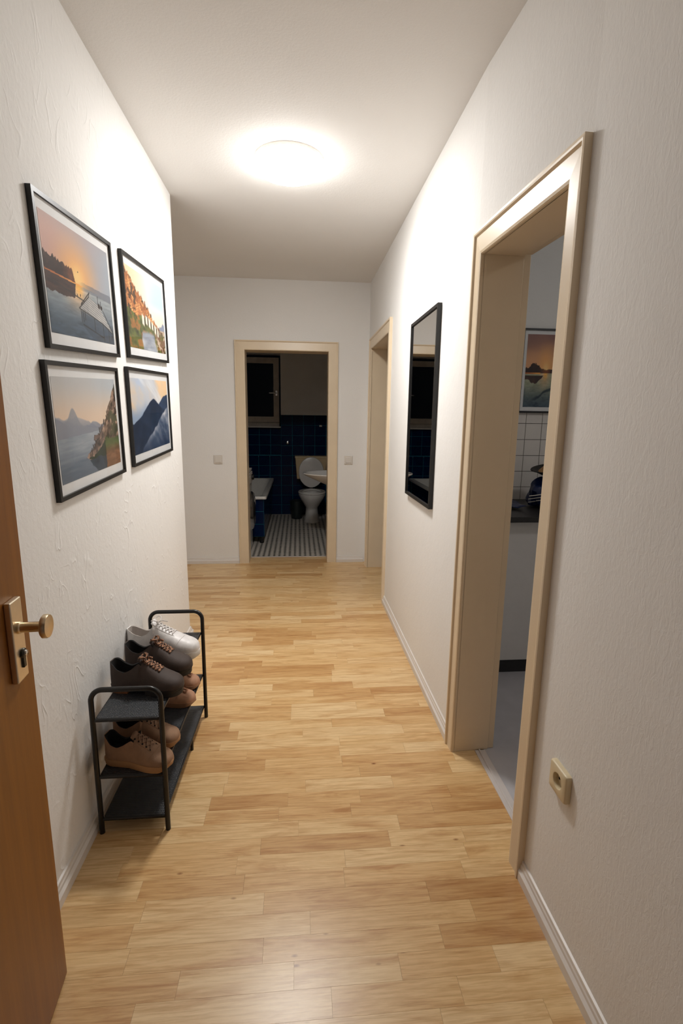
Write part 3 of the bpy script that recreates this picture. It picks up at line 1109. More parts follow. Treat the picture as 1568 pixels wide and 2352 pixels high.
wall_picture('black framed print of a wooden pier in a sunset lake', 1.725, 1.783, 0.552, 0.394, 4.0, art_sunset, 210, 180)
wall_picture('black framed print of an orange village on a hillside', 2.424, 1.839, 0.624, 0.398, 4.0, art_village, 170, 160)
wall_picture('black framed print of a lakeside town below misty mountains', 1.708, 1.353, 0.550, 0.390, 3.2, art_lake_village, 210, 180)
wall_picture('black framed print of dark blue mountain ridges and clouds', 2.4105, 1.395, 0.638, 0.400, 2.6, art_mountains, 170, 160)
picture('framed_picture', 'black framed sunset print above the white kitchen tiles', (1.335 + 0.27, KW - 0.008, 1.439), (0, 0, 0), 0.54, 0.492, 0.011, (0.020, 0.022, 0.024),
        lambda u, v: art_sunset(np.abs((u * 2.5 + 1) % 2 - 1), v, False), 0.018, 300, 150)

# ------------------------------------------------------------------ wall mirror
mir = thing('wall_mirror', 'tall narrow mirror in a black frame between the two doorways', 'mirror', (XR - 0.0005, 2.60, 0.958), (0, 0, R(-90)))
# local: +x = -Y world.. front faces -X world (local -y)
mw, mh, mbar, mdep = 0.545, 0.955, 0.015, 0.020
x0, x1 = -mw / 2, mw / 2
fr = MB()
fr.box(x0, x0 + mbar, -mdep, 0, 0, mh)
fr.box(x1 - mbar, x1, -mdep, 0, 0, mh)
fr.box(x0 + mbar, x1 - mbar, -mdep, 0, 0, mbar)
fr.box(x0 + mbar, x1 - mbar, -mdep, 0, mh - mbar, mh)
fr.build('frame', M['black_frame'], mir)
MB().box(x0 + mbar, x1 - mbar, -0.013, -0.002, mbar, mh - mbar).build('mirror_glass', M['mirror'], mir)

# ------------------------------------------------------------------ socket and switches
so = thing('wall_socket', 'ivory square wall socket low beside the kitchen doorway', 'socket', (xr(0) - 0.0003, 1.082, 0.425), (0, 0, R(-90)))
b = MB()
cz = 0.040


def sq_ring(hw, y_, pw, n=72):
    out = []
    for k in range(n):
        a = 2 * math.pi * k / n
        c, s = math.cos(a), math.sin(a)
        r_ = hw / (abs(c) ** pw + abs(s) ** pw) ** (1 / pw)
        out.append((r_ * c, y_, r_ * s + cz))
    return out


b.rings([sq_ring(0.040, 0, 14), sq_ring(0.040, -0.011, 14), sq_ring(0.0385, -0.0145, 14), sq_ring(0.037, -0.0155, 12), sq_ring(0.0215, -0.0155, 2), sq_ring(0.0205, -0.0145, 2)], True, False)
b.build('cover', M['ivory_plastic'], so, smooth=True)
w = MB()
w.lathe([(0.0205, -0.0145), (0.0195, -0.0025), (0.0, -0.0025)], (0, 0, cz), 'y', 36, cap0=False, cap1=False)
w.build('well', M['ivory_plastic'], so, smooth=True)
for s in (-1, 1):
    MB().lathe([(0.0034, -0.0024), (0.0034, -0.0045), (0.0024, -0.0045), (0.0024, -0.0027), (0.0002, -0.0027)], (s * 0.0095, 0, cz), 'y', 14, cap0=False).build('pin_contact', M['dark_metal'], so)


def switch(x, label):
    r = thing('light_switch', label, 'switch', (x, D - 0.0003, 0.963))
    MB().box(-0.040, 0.040, -0.009, 0, 0, 0.082).build('plate', M['white_plastic'], r, bevel=0.003)
    b = MB()
    b.add([(-0.027, -0.009, 0.013), (0.027, -0.009, 0.013), (0.027, -0.009, 0.069), (-0.027, -0.009, 0.069),
           (-0.026, -0.0145, 0.014), (0.026, -0.0145, 0.014), (0.026, -0.011, 0.068), (-0.026, -0.011, 0.068)],
          [(0, 1, 5, 4), (1, 2, 6, 5), (2, 3, 7, 6), (3, 0, 4, 7), (4, 5, 6, 7)])
    b.build('rocker', M['white_plastic'], r, bevel=0.0015)


switch(-0.740, 'white light switch on the wide wall left of the bathroom doorway')
switch(0.477, 'white light switch between the bathroom doorway and the corner')

# ------------------------------------------------------------------ shoe rack
RX0, RX1, RY0, RY1, RH, TR = -0.664, -0.447, 1.503, 2.150, 0.535, 0.0085
rack = thing('shoe_rack', 'black metal shoe rack with three woven mesh shelves against the picture wall', 'shoe rack', (0, 0, 0))


def hoop(y, dx):
    r = 0.038
    x0, x1 = RX0, RX1 + dx
    pts = [(x0, y, 0.0), (x0, y, 0.2), (x0, y, RH - r - 0.008)]
    for k in range(0, 9):
        a = math.pi - k * math.pi / 16
        pts.append((x0 + r + r * math.cos(a), y, RH - 0.008 - r + r * math.sin(a)))
    for k in range(0, 9):
        a = math.pi / 2 - k * math.pi / 16
        pts.append((x1 - r + r * math.cos(a), y, RH - 0.008 - r + r * math.sin(a)))
    pts += [(x1, y, 0.2), (x1, y, 0.0)]
    return MB().tube(pts, TR, 14)


hoop(RY0, 0).build('end_hoop', M['black_metal'], rack, smooth=True)
hoop(RY1, 0.012).build('end_hoop', M['black_metal'], rack, smooth=True)
SHELF = (0.425, 0.218, 0.058)
for z in SHELF:
    sh = MB()
    e = 0.010
    pl = roundpoly([(RX0 + e, RY0 + 0.002), (RX1 - e, RY0 + 0.002), (RX1 - e + 0.012, RY1 - 0.002), (RX0 + e, RY1 - 0.002)], 0.012)
    sh.prism(pl, z - 0.004, z)
    so_ = sh.build('shelf', M['shelf_mesh'], rack)
    rim = MB()
    ctr = [(x, y, z - 0.004) for x, y in pl]
    rim.tube(ctr + ctr[:2], 0.0045, 8, cap=False)
    rim.build('shelf_rim', M['black_metal'], so_, smooth=True)
    for yy, dx in ((RY0, 0), (RY1, 0.012)):
        br = MB().tube([(RX0 + 0.004, yy, z - 0.006), (RX1 + dx - 0.004, yy, z - 0.006)], 0.0058, 10)
        br.build('crossbar', M['black_metal'], rack, smooth=True)
MB().tube([(RX1 - 0.005, 1.915, 0.052), (RX1 - 0.005, 1.915, 0.0)], 0.0065, 12).build('centre_foot', M['black_metal'], rack, smooth=True)

# ------------------------------------------------------------------ shoes
def shoe_mats(pfx, upper, sole, lining, lace, rough=0.6, lace_spots=None, sole_rough=0.6):
    mu = simple(pfx + '_upper', upper, rough, var=0.10, scale=40, bump=0.25, bscale=400)
    ms = simple(pfx + '_sole', sole, sole_rough, var=0.05)
    ml = simple(pfx + '_lining', lining, 0.9, var=0.1)
    if lace_spots:
        N = Nodes(pfx + '_laces')
        v = N.coords((1, 1, 1), False)
        f = N.noise(v, 160, 1)
        N.l(N.ramp(f, [(0.44, lin(lace)), (0.54, lin(lace_spots))]), N.b.inputs['Base Color'])
        N.b.inputs['Roughness'].default_value = 0.9
        mlc = N.m
    else:
        mlc = simple(pfx + '_laces', lace, 0.85, var=0.1)
    return mu, ms, ml, mlc


def soft(xs, ys, width=0.07):
    g_ = np.linspace(-0.3, 1.3, 1601)
    y_ = np.interp(g_, xs, ys)
    n_ = max(3, int(width * 1000))
    kr = np.hanning(n_ + 2)[1:-1]
    y_ = np.convolve(np.pad(y_, n_, mode='edge'), kr / kr.sum(), 'same')[n_:-n_]
    return lambda s: np.interp(s, g_, y_)


def make_shoe(name, label, cat_group, mats, L=0.285, W=0.050, zs=0.024, collar=0.085, dip=0.062, throat=0.42, hv=0.098, toe_h=0.062, rows=5, lace_r=0.0022, bow=0.02, heel=None, toe_cap=True, sole_margin=0.003, eyelets=True, flat=1.0, lace_w=0.34):
    mu, ms, ml, mlc = mats
    root = thing(name, label, 'shoe', group=cat_group)
    S = np.concatenate([[0, 0.006, 0.014, 0.022, 0.032, 0.045, 0.06], np.linspace(0.075, 0.93, 46), [0.945, 0.957, 0.968, 0.976, 0.984, 0.991, 0.996, 1.0]])

    wid = soft([0, 0.012, 0.04, 0.12, 0.25, 0.42, 0.58, 0.70, 0.80, 0.88, 0.94, 0.975, 1.0],
                         np.array([0.28, 0.42, 0.60, 0.74, 0.74, 0.76, 0.92, 1.0, 0.98, 0.88, 0.80, 0.78, 0.78]) * W, 0.05)

    hgt = soft([0, throat, throat + 0.12, 0.72, 0.82, 0.90, 0.96, 0.99, 1.0],
                         [collar, hv, hv * 0.86, toe_h + 0.010, toe_h, toe_h * 0.93, toe_h * 0.90, toe_h * 0.9, toe_h * 0.9], 0.05)

    col_h = soft([0, 0.05, 0.12, 0.22, 0.32, throat], [collar + 0.004, collar, dip + 0.010, dip, dip + 0.012, hv], 0.10)

    wid0, hgt0 = wid, hgt

    def tip(s):
        return math.sqrt(max(0.0, 1 - (max(0.0, s - 0.85) / 0.15) ** 2))

    def wid(s):
        return float(wid0(min(s, 0.85))) * max(tip(s), 0.02) if s > 0.85 else float(wid0(s))

    def hgt(s):
        return zs + (float(hgt0(min(s, 0.93))) - zs) * max(tip(s), 0.02) ** 0.7 if s > 0.85 else float(hgt0(s))

    def bend(s):     # slight inward curve of the last
        return 0.10 * W * math.sin(s * math.pi * 1.1 - 0.6)

    def vamp(s, f):
        """point on the closed vamp; f in -1..1 is the lateral fraction of half-width"""
        w = float(wid(s))
        t = math.acos(min(1, abs(f)) ** (1 / 0.8))
        z = zs + (float(hgt(s)) - zs) * math.sin(t) ** 0.8
        return (s * L, bend(s) + w * f, z)

    NP = 9
    rings_, open_ = [], []
    for s in S:
        w, zi = float(wid(s)), zs + 0.012
        half = []
        is_open = 0.02 < s < throat
        if is_open or s <= 0.02:
            c = float(col_h(s))
            wc = w * 0.84
            for k in range(6):
                t = k / 5
                ww = w * (1 + 0.06 * math.sin(math.pi * t)) * (1 - t) + wc * t + w * 0.05 * math.sin(math.pi * t)
                half.append((ww, zs + (c - zs) * t))
            if is_open:
                half.append((wc - 0.005, c - 0.002))
                half.append((wc - 0.007, zi + 0.3 * (c - zi)))
                half.append((0, zi))
            else:
                half += [(wc * 0.66, c), (wc * 0.33, c), (0, c)]
        else:
            h = float(hgt(s))
            for k in range(NP):
                t = k / (NP - 1) * math.pi / 2
                half.append((w * math.cos(t) ** 0.8 if k < NP - 1 else 0, zs + (h - zs) * math.sin(t) ** 0.8))
        ring = [(s * L, bend(s) + a, z) for a, z in half] + [(s * L, bend(s) - a, z) for a, z in reversed(half[:-1])]
        rings_.append(ring)
        open_.append(is_open)
    b = MB()
    n = len(rings_[0])
    b.v = [q for r_ in rings_ for q in r_]
    for i in range(len(S) - 1):
        for j in range(n - 1):
            b.f.append((i * n + j, i * n + j + 1, (i + 1) * n + j + 1, (i + 1) * n + j))
            jj = min(j, n - 2 - j)
            b.mi.append(1 if (open_[i] or open_[i + 1]) and jj >= 5 else 0)
    up_ = b.build('upper', [mu, ml], root, smooth=True)
    # sole
    out = []
    for s in S:
        out.append((s * L, bend(s) + float(wid(s)) + sole_margin))
    out[0] = (-sole_margin, out[0][1])
    out[-1] = (L + sole_margin, out[-1][1])
    back = [(x, 2 * bend(s) - y) for (x, y), s in zip(reversed(out), reversed(list(S)))]
    poly = out + back
    cx = L / 2

    def ringz(k, z):
        return [(cx + (x - cx) * k, y * (0.5 + 0.5 * k), z + 0.008 * max(0, (x / L - 0.82) / 0.18) ** 2 * (1 - z / zs if zs else 0)) for x, y in poly]
    if heel:
        so_ = MB().rings([ringz(0.985, zs - 0.010), ringz(1.0, zs - 0.007), ringz(1.0, zs)]).build('sole', ms, root, smooth=True)
        hp = [(x, y) for x, y in poly if x < L * 0.27]
        hp = [(x, y * 0.97) for x, y in hp]
        ff = [(L * 0.7 + (x - L * 0.7) * 0.95, y * 0.94) for x, y in poly if x > L * 0.50]
        MB().prism(hp, 0, zs - 0.010).build('heel', heel, root)
        MB().prism(ff, 0, zs - 0.010).build('forefoot_sole', ms, root)
    else:
        so_ = MB().rings([ringz(0.975, 0.0), ringz(0.995, 0.004), ringz(1.0, zs * 0.5), ringz(0.996, zs - 0.002), ringz(0.985, zs + 0.003)]).build('sole', ms, root, smooth=True)
    # tongue
    tg = MB()
    rr = []
    for k in range(7):
        t = k / 6
        s = throat + 0.16 - t * 0.20
        hw = W * (0.30 + 0.12 * t)
        if s > throat:
            z = float(hgt(s)) + 0.001 - 0.004
        else:
            z = hv + 0.002 + (throat - s) * L * 1.0
        ring = []
        for q in range(7):
            f = q / 3 - 1
            ring.append((s * L, bend(s) + f * hw, z - abs(f) ** 2 * 0.010))
        rr.append(ring)
    tg.rings(rr, False, False, closed=False)
    to = tg.build('tongue', mu, root, smooth=True)
    sd = to.modifiers.new('thick', 'SOLIDIFY')
    sd.thickness = 0.003
    # laces
    if rows:
        lc = MB()
        ss = np.linspace(throat + 0.015, throat + 0.25, rows)
        for i, s in enumerate(ss):
            s2 = ss[min(i + 1, rows - 1)]
            for sg in (1, -1):
                pts = []
                for q in range(7):
                    f = (q / 6 * 2 - 1) * lace_w
                    sq = s + (s2 - s) * (q / 6)
                    x, y_, z = vamp(sq, f)
                    pts.append((x, bend(sq) + sg * (y_ - bend(sq)), z + 0.0022 + 0.0012 * math.sin(q / 6 * math.pi)))
                lc.tube(pts, lace_r, 6)
        if bow:
            x, y_, z = vamp(ss[0], 0)
            for sg in (1, -1):
                pts = []
                for q in range(11):
                    a = q / 10 * 2 * math.pi
                    pts.append((x + bow * 0.5 * math.sin(a) - bow * 0.15, y_ + sg * bow * (0.55 - 0.55 * math.cos(a)), z + 0.004 + bow * 0.35 * (1 - math.cos(a)) * (0.8 if sg > 0 else 1.0)))
                lc.tube(pts, lace_r, 6)
                lc.tube([(x, y_, z + 0.004), (x + bow * 0.5, y_ + sg * bow * 0.6, z + 0.006), (x + bow * 1.2, y_ + sg * bow * 1.0, z - 0.002)], lace_r, 6)
        lc.build('laces', mlc, root, smooth=True)
        if eyelets:
            em = MB().tube([(0, 0, -0.001), (0, 0, 0.0016)], 0.0028, 8).mesh('eyelet', ml)
            for s in ss:
                for sg in (1, -1):
                    link_copy(em, 'eyelet', root, vamp(s, sg * (lace_w + 0.06)), rot=(sg * -0.5, 0.25, 0))
    # seam of the toe cap
    if toe_cap:
        sm_ = MB()
        for s0, bow_ in ((0.76, 0.05),):
            pts = []
            for q in range(15):
                f = (q / 14 * 2 - 1) * 0.985
                x, y_, z = vamp(s0 + bow_ * (1 - f * f) - 0.03, f)
                pts.append((x, y_, z + 0.0004))
            sm_.tube(pts, 0.0012, 6)
        # eyestay edges
        for sg in (1, -1):
            pts = []
            for q in range(12):
                s = throat + 0.01 + q / 11 * 0.27
                f = sg * (lace_w + 0.18 - 0.10 * (q / 11) ** 2)
                x, y_, z = vamp(s, f)
                pts.append((x, y_, z + 0.0004))
            sm_.tube(pts, 0.0012, 6)
        sm_.build('seams', mu, root, smooth=True)
    return root


def place(root, x, y, z, rz):
    root.location = (x, y, z + 0.0004)
    root.rotation_euler = (0, 0, R(rz))
    return root


def copy_tree(o, parent=None, label=None):
    c = o.copy()
    C.objects.link(c)
    c.parent = parent
    if label:
        c['label'] = label
    for ch in list(o.children):
        copy_tree(ch, c)
    return c


white = shoe_mats('white_leather', (226, 222, 220), (224, 220, 214), (186, 178, 172), (220, 214, 210), 0.4, None)
brown = shoe_mats('dark_brown_nubuck', (64, 51, 45), (30, 26, 25), (14, 12, 12), (36, 24, 20), 0.7, (168, 124, 96))
tan = shoe_mats('tan_suede', (150, 116, 90), (164, 122, 82), (18, 15, 14), (150, 118, 94), 0.85)
rose = shoe_mats('rose_tan_suede', (176, 132, 104), (150, 112, 84), (60, 40, 30), (150, 104, 76), 0.8)
heel_wood = simple('stacked_wood_heel', (128, 80, 48), 0.5, var=0.2, scale=90)

ws = make_shoe('sneaker', 'single white leather sneaker with loose laces on the top shelf', None, white, L=0.292, W=0.053, zs=0.032, collar=0.112, dip=0.090, throat=0.40, hv=0.138, toe_h=0.080, rows=6, bow=0.026)
place(ws, -0.692, 1.962, SHELF[0], -10)
b1 = make_shoe('lace_up_shoe', 'dark brown lace-up shoe with patterned laces and wooden heel nearest the end hoop', 'pair of dark brown lace-up shoes', brown, L=0.257, W=0.049, zs=0.026, collar=0.106, dip=0.076, throat=0.44, hv=0.116, toe_h=0.066, rows=7, lace_r=0.0042, bow=0.018, heel=heel_wood, eyelets=False, toe_cap=False, lace_w=0.34, sole_margin=0.001)
b2 = copy_tree(b1, None, 'dark brown lace-up shoe squeezed between its twin and the white sneaker')
place(b1, -0.662, 1.694, SHELF[0], -11)
place(b2, -0.660, 1.838, SHELF[0], -12)
t1 = make_shoe('suede_shoe', 'tan suede shoe with light gum sole at the end of the middle shelf', 'pair of tan suede shoes', tan, L=0.235, W=0.046, zs=0.020, collar=0.098, dip=0.064, throat=0.46, hv=0.100, toe_h=0.053, rows=5, lace_r=0.0016, bow=0.0, eyelets=True, toe_cap=True)
t2 = copy_tree(t1, None, 'tan suede shoe standing behind its twin on the middle shelf')
place(t1, -0.658, 1.590, SHELF[1], -15)
place(t2, -0.668, 1.690, SHELF[1], -8)
r1 = make_shoe('low_shoe', 'rose tan low shoe with a bow, beside the tan suede pair on the middle shelf', 'pair of rose tan low shoes', rose, L=0.240, W=0.044, zs=0.016, collar=0.066, dip=0.048, throat=0.60, hv=0.058, toe_h=0.050, rows=2, lace_r=0.0034, bow=0.020, eyelets=False, toe_cap=False)
r2 = copy_tree(r1, None, 'rose tan low shoe with a bow, closest to the far hoop of the rack')
place(r1, -0.668, 1.940, SHELF[1], -6)
place(r2, -0.676, 2.062, SHELF[1], -4)

# ------------------------------------------------------------------ bathroom window
win = sroot('window_1', 'old white bathroom window with black night pane')
wy = BW + 0.16
k = wy / BW
def wx(x): return x * k
def wz(z): return CAM_H + (z - CAM_H) * k
X1, Z0, Z1 = wx(-0.264), wz(1.330), wz(2.212)
X0 = NX0 + 0.02
fb = 0.078
sash = MB()
sash.box(X0, X0 + fb, wy, wy + 0.045, Z0, Z1)
sash.box(X1 - fb, X1, wy, wy + 0.045, Z0, Z1)
sash.box(X0 + fb, X1 - fb, wy, wy + 0.045, Z0, Z0 + fb)
sash.box(X0 + fb, X1 - fb, wy, wy + 0.045, Z1 - fb, Z1)
sa = sash.build('sash', M['window_white'], win)
MB().box(X0 + fb, X1 - fb, wy + 0.02, wy + 0.026, Z0 + fb, Z1 - fb).build('pane', M['pane'], win)
MB().box(NX0 + 0.002, NX1 - 0.004, BW + 0.02, wy + 0.05, 1.252, 1.268).build('sill', M['window_white'], win, bevel=0.002)
MB().box(X0, X1, wy - 0.004, wy + 0.045, 1.269, Z0 - 0.004).build('bottom_rail', M['window_white'], win, bevel=0.002)
hd = MB()
hz = wz(1.731)
hd.box(X1 - 0.05, X1 - 0.024, wy - 0.010, wy, hz - 0.035, hz + 0.035)
hd.tube([(X1 - 0.037, wy - 0.008, hz), (X1 - 0.037, wy - 0.040, hz), (X1 - 0.05, wy - 0.045, hz), (X1 - 0.14, wy - 0.045, hz)], 0.008, 10)
hd.build('handle', M['chrome'], win, smooth=True)

# ------------------------------------------------------------------ toilet
toi = thing('toilet', 'white toilet with raised lid and beige cistern by the navy tiled wall', 'toilet', (0.185, 6.62, 0))


def oval(cx, cy, rx, ry, z, n=40, sq=1.0):
    out = []
    for k in range(n):
        a = 2 * math.pi * k / n
        c, s = math.cos(a), math.sin(a)
        out.append((cx + rx * math.copysign(abs(c) ** sq, c), cy + ry * math.copysign(abs(s) ** sq, s), z))
    return out


bw_ = MB()
bw_.rings([oval(0, 0.05, 0.103, 0.155, 0.0), oval(0, 0.05, 0.098, 0.15, 0.03), oval(0, 0.06, 0.082, 0.14, 0.16), oval(0, 0.05, 0.084, 0.15, 0.20), oval(0, 0.03, 0.115, 0.19, 0.255), oval(0, 0.01, 0.155, 0.225, 0.32), oval(0, 0, 0.178, 0.240, 0.37), oval(0, 0, 0.182, 0.243, 0.395), oval(0, 0, 0.174, 0.235, 0.402),
           oval(0, -0.01, 0.125, 0.18, 0.400), oval(0, -0.01, 0.115, 0.165, 0.36), oval(0, 0.02, 0.07, 0.10, 0.26)], True, True)
bw_.build('bowl', M['ceramic'], toi, smooth=True)
MB().rings([oval(0, 0, 0.184, 0.245, 0.404), oval(0, 0, 0.187, 0.248, 0.412), oval(0, 0, 0.180, 0.240, 0.424), oval(0, -0.012, 0.122, 0.175, 0.424), oval(0, -0.012, 0.116, 0.168, 0.414), oval(0, -0.012, 0.118, 0.17, 0.404)], False, False).build('seat', M['ceramic'], toi, smooth=True)
lid = MB()
lt = R(8)
prof = []
for dz, kk in ((0, 0.96), (0.008, 1.0), (0.016, 0.97), (0.021, 0.6), (0.022, 0.05)):
    ring = []
    for a in range(44):
        t = 2 * math.pi * a / 44
        x = 0.176 * kk * math.cos(t)
        zz = 0.215 * (math.copysign(abs(math.sin(t)) ** 0.9, math.sin(t))) * kk
        if zz < 0:
            x *= 1 - 0.10 * (zz / 0.215) ** 2
        zz += 0.212
        y_ = -dz
        ring.append((x, 0.315 + y_ * math.cos(lt) + zz * math.sin(lt), 0.430 + zz * math.cos(lt) + y_ * 0))
    prof.append(ring)
lid.rings(prof)
lid.build('lid', M['ceramic'], toi, smooth=True)
ci = MB()
ci.rings([[(x * 0.90, y_, 0.54) for x, y_ in roundpoly([(-0.225, 0.40), (0.225, 0.40), (0.225, 0.552), (-0.225, 0.552)], 0.02)],
          [(x, y_, 0.83) for x, y_ in roundpoly([(-0.225, 0.39), (0.225, 0.39), (0.225, 0.552), (-0.225, 0.552)], 0.02)],
          [(x * 1.02, y_, 0.835) for x, y_ in roundpoly([(-0.226, 0.385), (0.226, 0.385), (0.226, 0.552), (-0.226, 0.552)], 0.02)],
          [(x * 1.02, y_, 0.862) for x, y_ in roundpoly([(-0.226, 0.385), (0.226, 0.385), (0.226, 0.552), (-0.226, 0.552)], 0.02)]])
co = ci.build('cistern', M['beige_plastic'], toi, smooth=True)
MB().lathe([(0.022, 0), (0.022, 0.006), (0.018, 0.009)], (0, 0.47, 0.862), 'z', 20).build('flush_button', M['chrome'], co)
MB().tube([(0, 0.46, 0.545), (0, 0.46, 0.30), (0, 0.40, 0.27), (0, 0.16, 0.27)], 0.022, 12).build('flush_pipe', M['ceramic'], toi, smooth=True)

# ------------------------------------------------------------------ washbasin
sk = thing('washbasin', 'white wall-hung washbasin jutting into the bathroom near the doorway', 'sink', (BXR - 0.001, 5.25, 0.60))
sb = MB()
def dring(r, hw, z, n=36):
    """D-shaped outline: flat at local x=0 (wall), round end at x=-r"""
    out = []
    for k in range(n + 1):
        a = math.pi / 2 + math.pi * k / n
        c, s = math.cos(a), math.sin(a)
        out.append((r * math.copysign(abs(c) ** 0.75, c), hw * s, z))
    return out
sb.rings([dring(0.20, 0.10, 0.03), dring(0.33, 0.17, 0.08), dring(0.49, 0.25, 0.15), dring(0.585, 0.285, 0.195), dring(0.61, 0.295, 0.212), dring(0.608, 0.293, 0.222), dring(0.585, 0.272, 0.222)] +
         [[(q[0] - 0.0, q[1], z) if q[0] < -0.11 else (-0.11, q[1], z) for q in dring(r_, h_, z)] for r_, h_, z in ((0.575, 0.262, 0.216), (0.50, 0.21, 0.16), (0.34, 0.10, 0.11))])
sb.build('basin', M['ceramic'], sk, smooth=True)
tp = MB()
tp.lathe([(0.022, 0.215), (0.020, 0.29), (0.012, 0.30)], (-0.055, 0, 0), 'z', 16)
tp.tube([(-0.055, 0, 0.27), (-0.10, 0, 0.285), (-0.17, 0, 0.275), (-0.175, 0, 0.262)], 0.010, 10)
tp.build('tap', M['chrome'], sk, smooth=True)
MB().tube([(-0.16, 0, 0.05), (-0.16, 0, -0.08), (-0.10, 0, -0.13), (-0.001, 0, -0.10)], 0.018, 10).build('waste_pipe', M['chrome'], sk, smooth=True)

# ------------------------------------------------------------------ bathtub
TX0, TX1, TY0, TY1, TZ = BXL + 0.003, -0.350, 5.420, BW - 0.014, 0.535
tub = thing('bathtub', 'white bathtub with navy tiled apron below the bathroom window', 'bathtub', (0, 0, 0))
def rr_(ins, z, r_, sx=0.0):
    return [(x, y_, z) for x, y_ in roundpoly([(TX0 + ins, TY0 + ins + sx), (TX1 - ins, TY0 + ins + sx), (TX1 - ins, TY1 - ins - sx), (TX0 + ins, TY1 - ins - sx)], r_)]
MB().rings([rr_(0.02, TZ - 0.03, 0.03), rr_(0.0, TZ - 0.03, 0.03), rr_(-0.0, TZ - 0.006, 0.03), rr_(0.004, TZ, 0.03), rr_(0.05, TZ, 0.08), rr_(0.062, TZ - 0.012, 0.09), rr_(0.12, TZ - 0.28, 0.12, 0.05), rr_(0.18, TZ - 0.36, 0.10, 0.1)], False, True).build('shell', M['enamel'], tub, smooth=True)
AXX, AYY = TX1 - 0.032, TY0 + 0.032
ap = MB()
ap.box(AXX - 0.012, AXX, AYY, TY1, 0.075, TZ - 0.032)
ap.box(TX0 + 0.02, AXX - 0.012, AYY, AYY + 0.012, 0.075, TZ - 0.032)
apo = ap.build('apron', M['grout'], tub)
side_me = MB().box(0, 0.004, 0, TPX - TG, 0, TPZ - TG).mesh('tile', M['navy_tile'])
for i in range(10):
    for j in range(3):
        link_copy(side_me, 'tile', apo, (AXX, AYY + 0.002 + i * TPX, 0.079 + j * TPZ))
front_me = MB().box(0, TPX - TG, -0.004, 0, 0, TPZ - TG).mesh('tile', M['navy_tile'])
for i in range(4):
    for j in range(3):
        link_copy(front_me, 'tile', apo, (AXX - (i + 1) * TPX + TG - 0.002, AYY, 0.079 + j * TPZ))
for (x, y_) in ((AXX - 0.03, AYY + 0.03), (TX0 + 0.06, AYY + 0.03), (AXX - 0.03, TY1 - 0.06), (TX0 + 0.06, TY1 - 0.06)):
    MB().lathe([(0.024, 0.0), (0.026, 0.012), (0.015, 0.022), (0.015, 0.076)], (x, y_, 0), 'z', 16).build('foot', M['rubber'], tub, smooth=True)

# ------------------------------------------------------------------ washing machine
wm = thing('washing_machine', 'white front-loading washing machine beside the bathtub', 'washing machine', (-0.502, 5.155, 0))
# local: front face at x=0 facing +x
MB().box(-0.57, 0, -0.225, 0.225, 0.01, 0.835).build('body', M['enamel'], wm, bevel=0.008)
MB().box(-0.575, 0.004, -0.228, 0.228, 0.835, 0.858).build('worktop', M['white_plastic'], wm, bevel=0.004)
pn = MB().box(0, 0.010, -0.222, 0.222, 0.715, 0.825).build('control_panel', M['white_plastic'], wm, bevel=0.004)
MB().lathe([(0.030, 0.0), (0.028, 0.022), (0.022, 0.026)], (0.010, 0.12, 0.77), 'x', 24).build('dial', M['rubber'], pn, smooth=True)
MB().box(0.010, 0.016, -0.20, -0.06, 0.735, 0.80).build('detergent_drawer', M['white_plastic'], pn, bevel=0.002)
MB().lathe([(0.205, 0), (0.205, 0.018), (0.185, 0.040), (0.150, 0.048), (0.135, 0.030)], (0, -0.01, 0.43), 'x', 48, cap1=False).build('door_ring', M['chrome'], wm, smooth=True)
MB().lathe([(0.14, 0.028), (0.12, 0.045), (0.07, 0.055), (0.01, 0.058)], (0, -0.01, 0.43), 'x', 40).build('porthole_glass', M['night'], wm, smooth=True)

# ------------------------------------------------------------------ small bathroom things
bn = thing('waste_bin', 'dark round waste bin beside the toilet', 'bin', (-0.022, 6.86, 0))
MB().lathe([(0.070, 0.0), (0.074, 0.01), (0.092, 0.225), (0.092, 0.235), (0.088, 0.235), (0.072, 0.02), (0.0, 0.02)], seg=36, cap1=False).build('bucket', M['bin'], bn, smooth=True)
MB().lathe([(0.096, 0.236), (0.096, 0.250), (0.080, 0.262), (0.01, 0.266)], seg=36).build('lid', M['bin'], bn, smooth=True)
vl = thing('stop_valve', 'small chrome stop valve on the navy bathroom tiles', 'valve', (-0.149, BW - 0.0105, 1.046))
MB().lathe([(0.022, 0), (0.020, -0.006), (0.010, -0.008), (0.010, -0.030)], axis='y', seg=20).build('rosette', M['chrome'], vl, smooth=True)
MB().lathe([(0.019, -0.030), (0.021, -0.036), (0.019, -0.050), (0.006, -0.054)], axis='y', seg=16).build('knob', M['chrome'], vl, smooth=True)
hk = thing('wall_hook', 'small white hook on the tiles above the cistern', 'hook', (0.324, BW - 0.0105, 1.285))
MB().box(-0.018, 0.018, -0.006, 0, -0.012, 0.012).build('plate', M['white_plastic'], hk, bevel=0.002)
MB().tube([(0, -0.005, 0), (0, -0.022, -0.006), (0, -0.030, 0.006)], 0.004, 8).build('peg', M['white_plastic'], hk, smooth=True)

# ------------------------------------------------------------------ kitchen
ktile = sroot('wall_tiles', 'white square wall tiles above the kitchen worktop')
MB().box(XT, 3.2, KW - 0.004, KW, 0.90, 1.479).build('grout', M['grout_white'], ktile)
kt = 0.1035
kzp = 0.0988
tme = MB().box(0, kt - 0.0035, -0.004, 0, 0, kzp - 0.0035).mesh('tile', M['white_tile'])
bme = None
for i in range(-5, 17):
    for j in range(6):
        x = 1.401 + i * kt + 0.00175
        z = 1.375 - 0.0988 * 5 + j * kzp + 0.00175 + 0.0
        z += 0.0
        if x < XT or x + kt > 3.2:
            continue
        o = link_copy(tme, 'tile', ktile, (x, KW - 0.004, z))

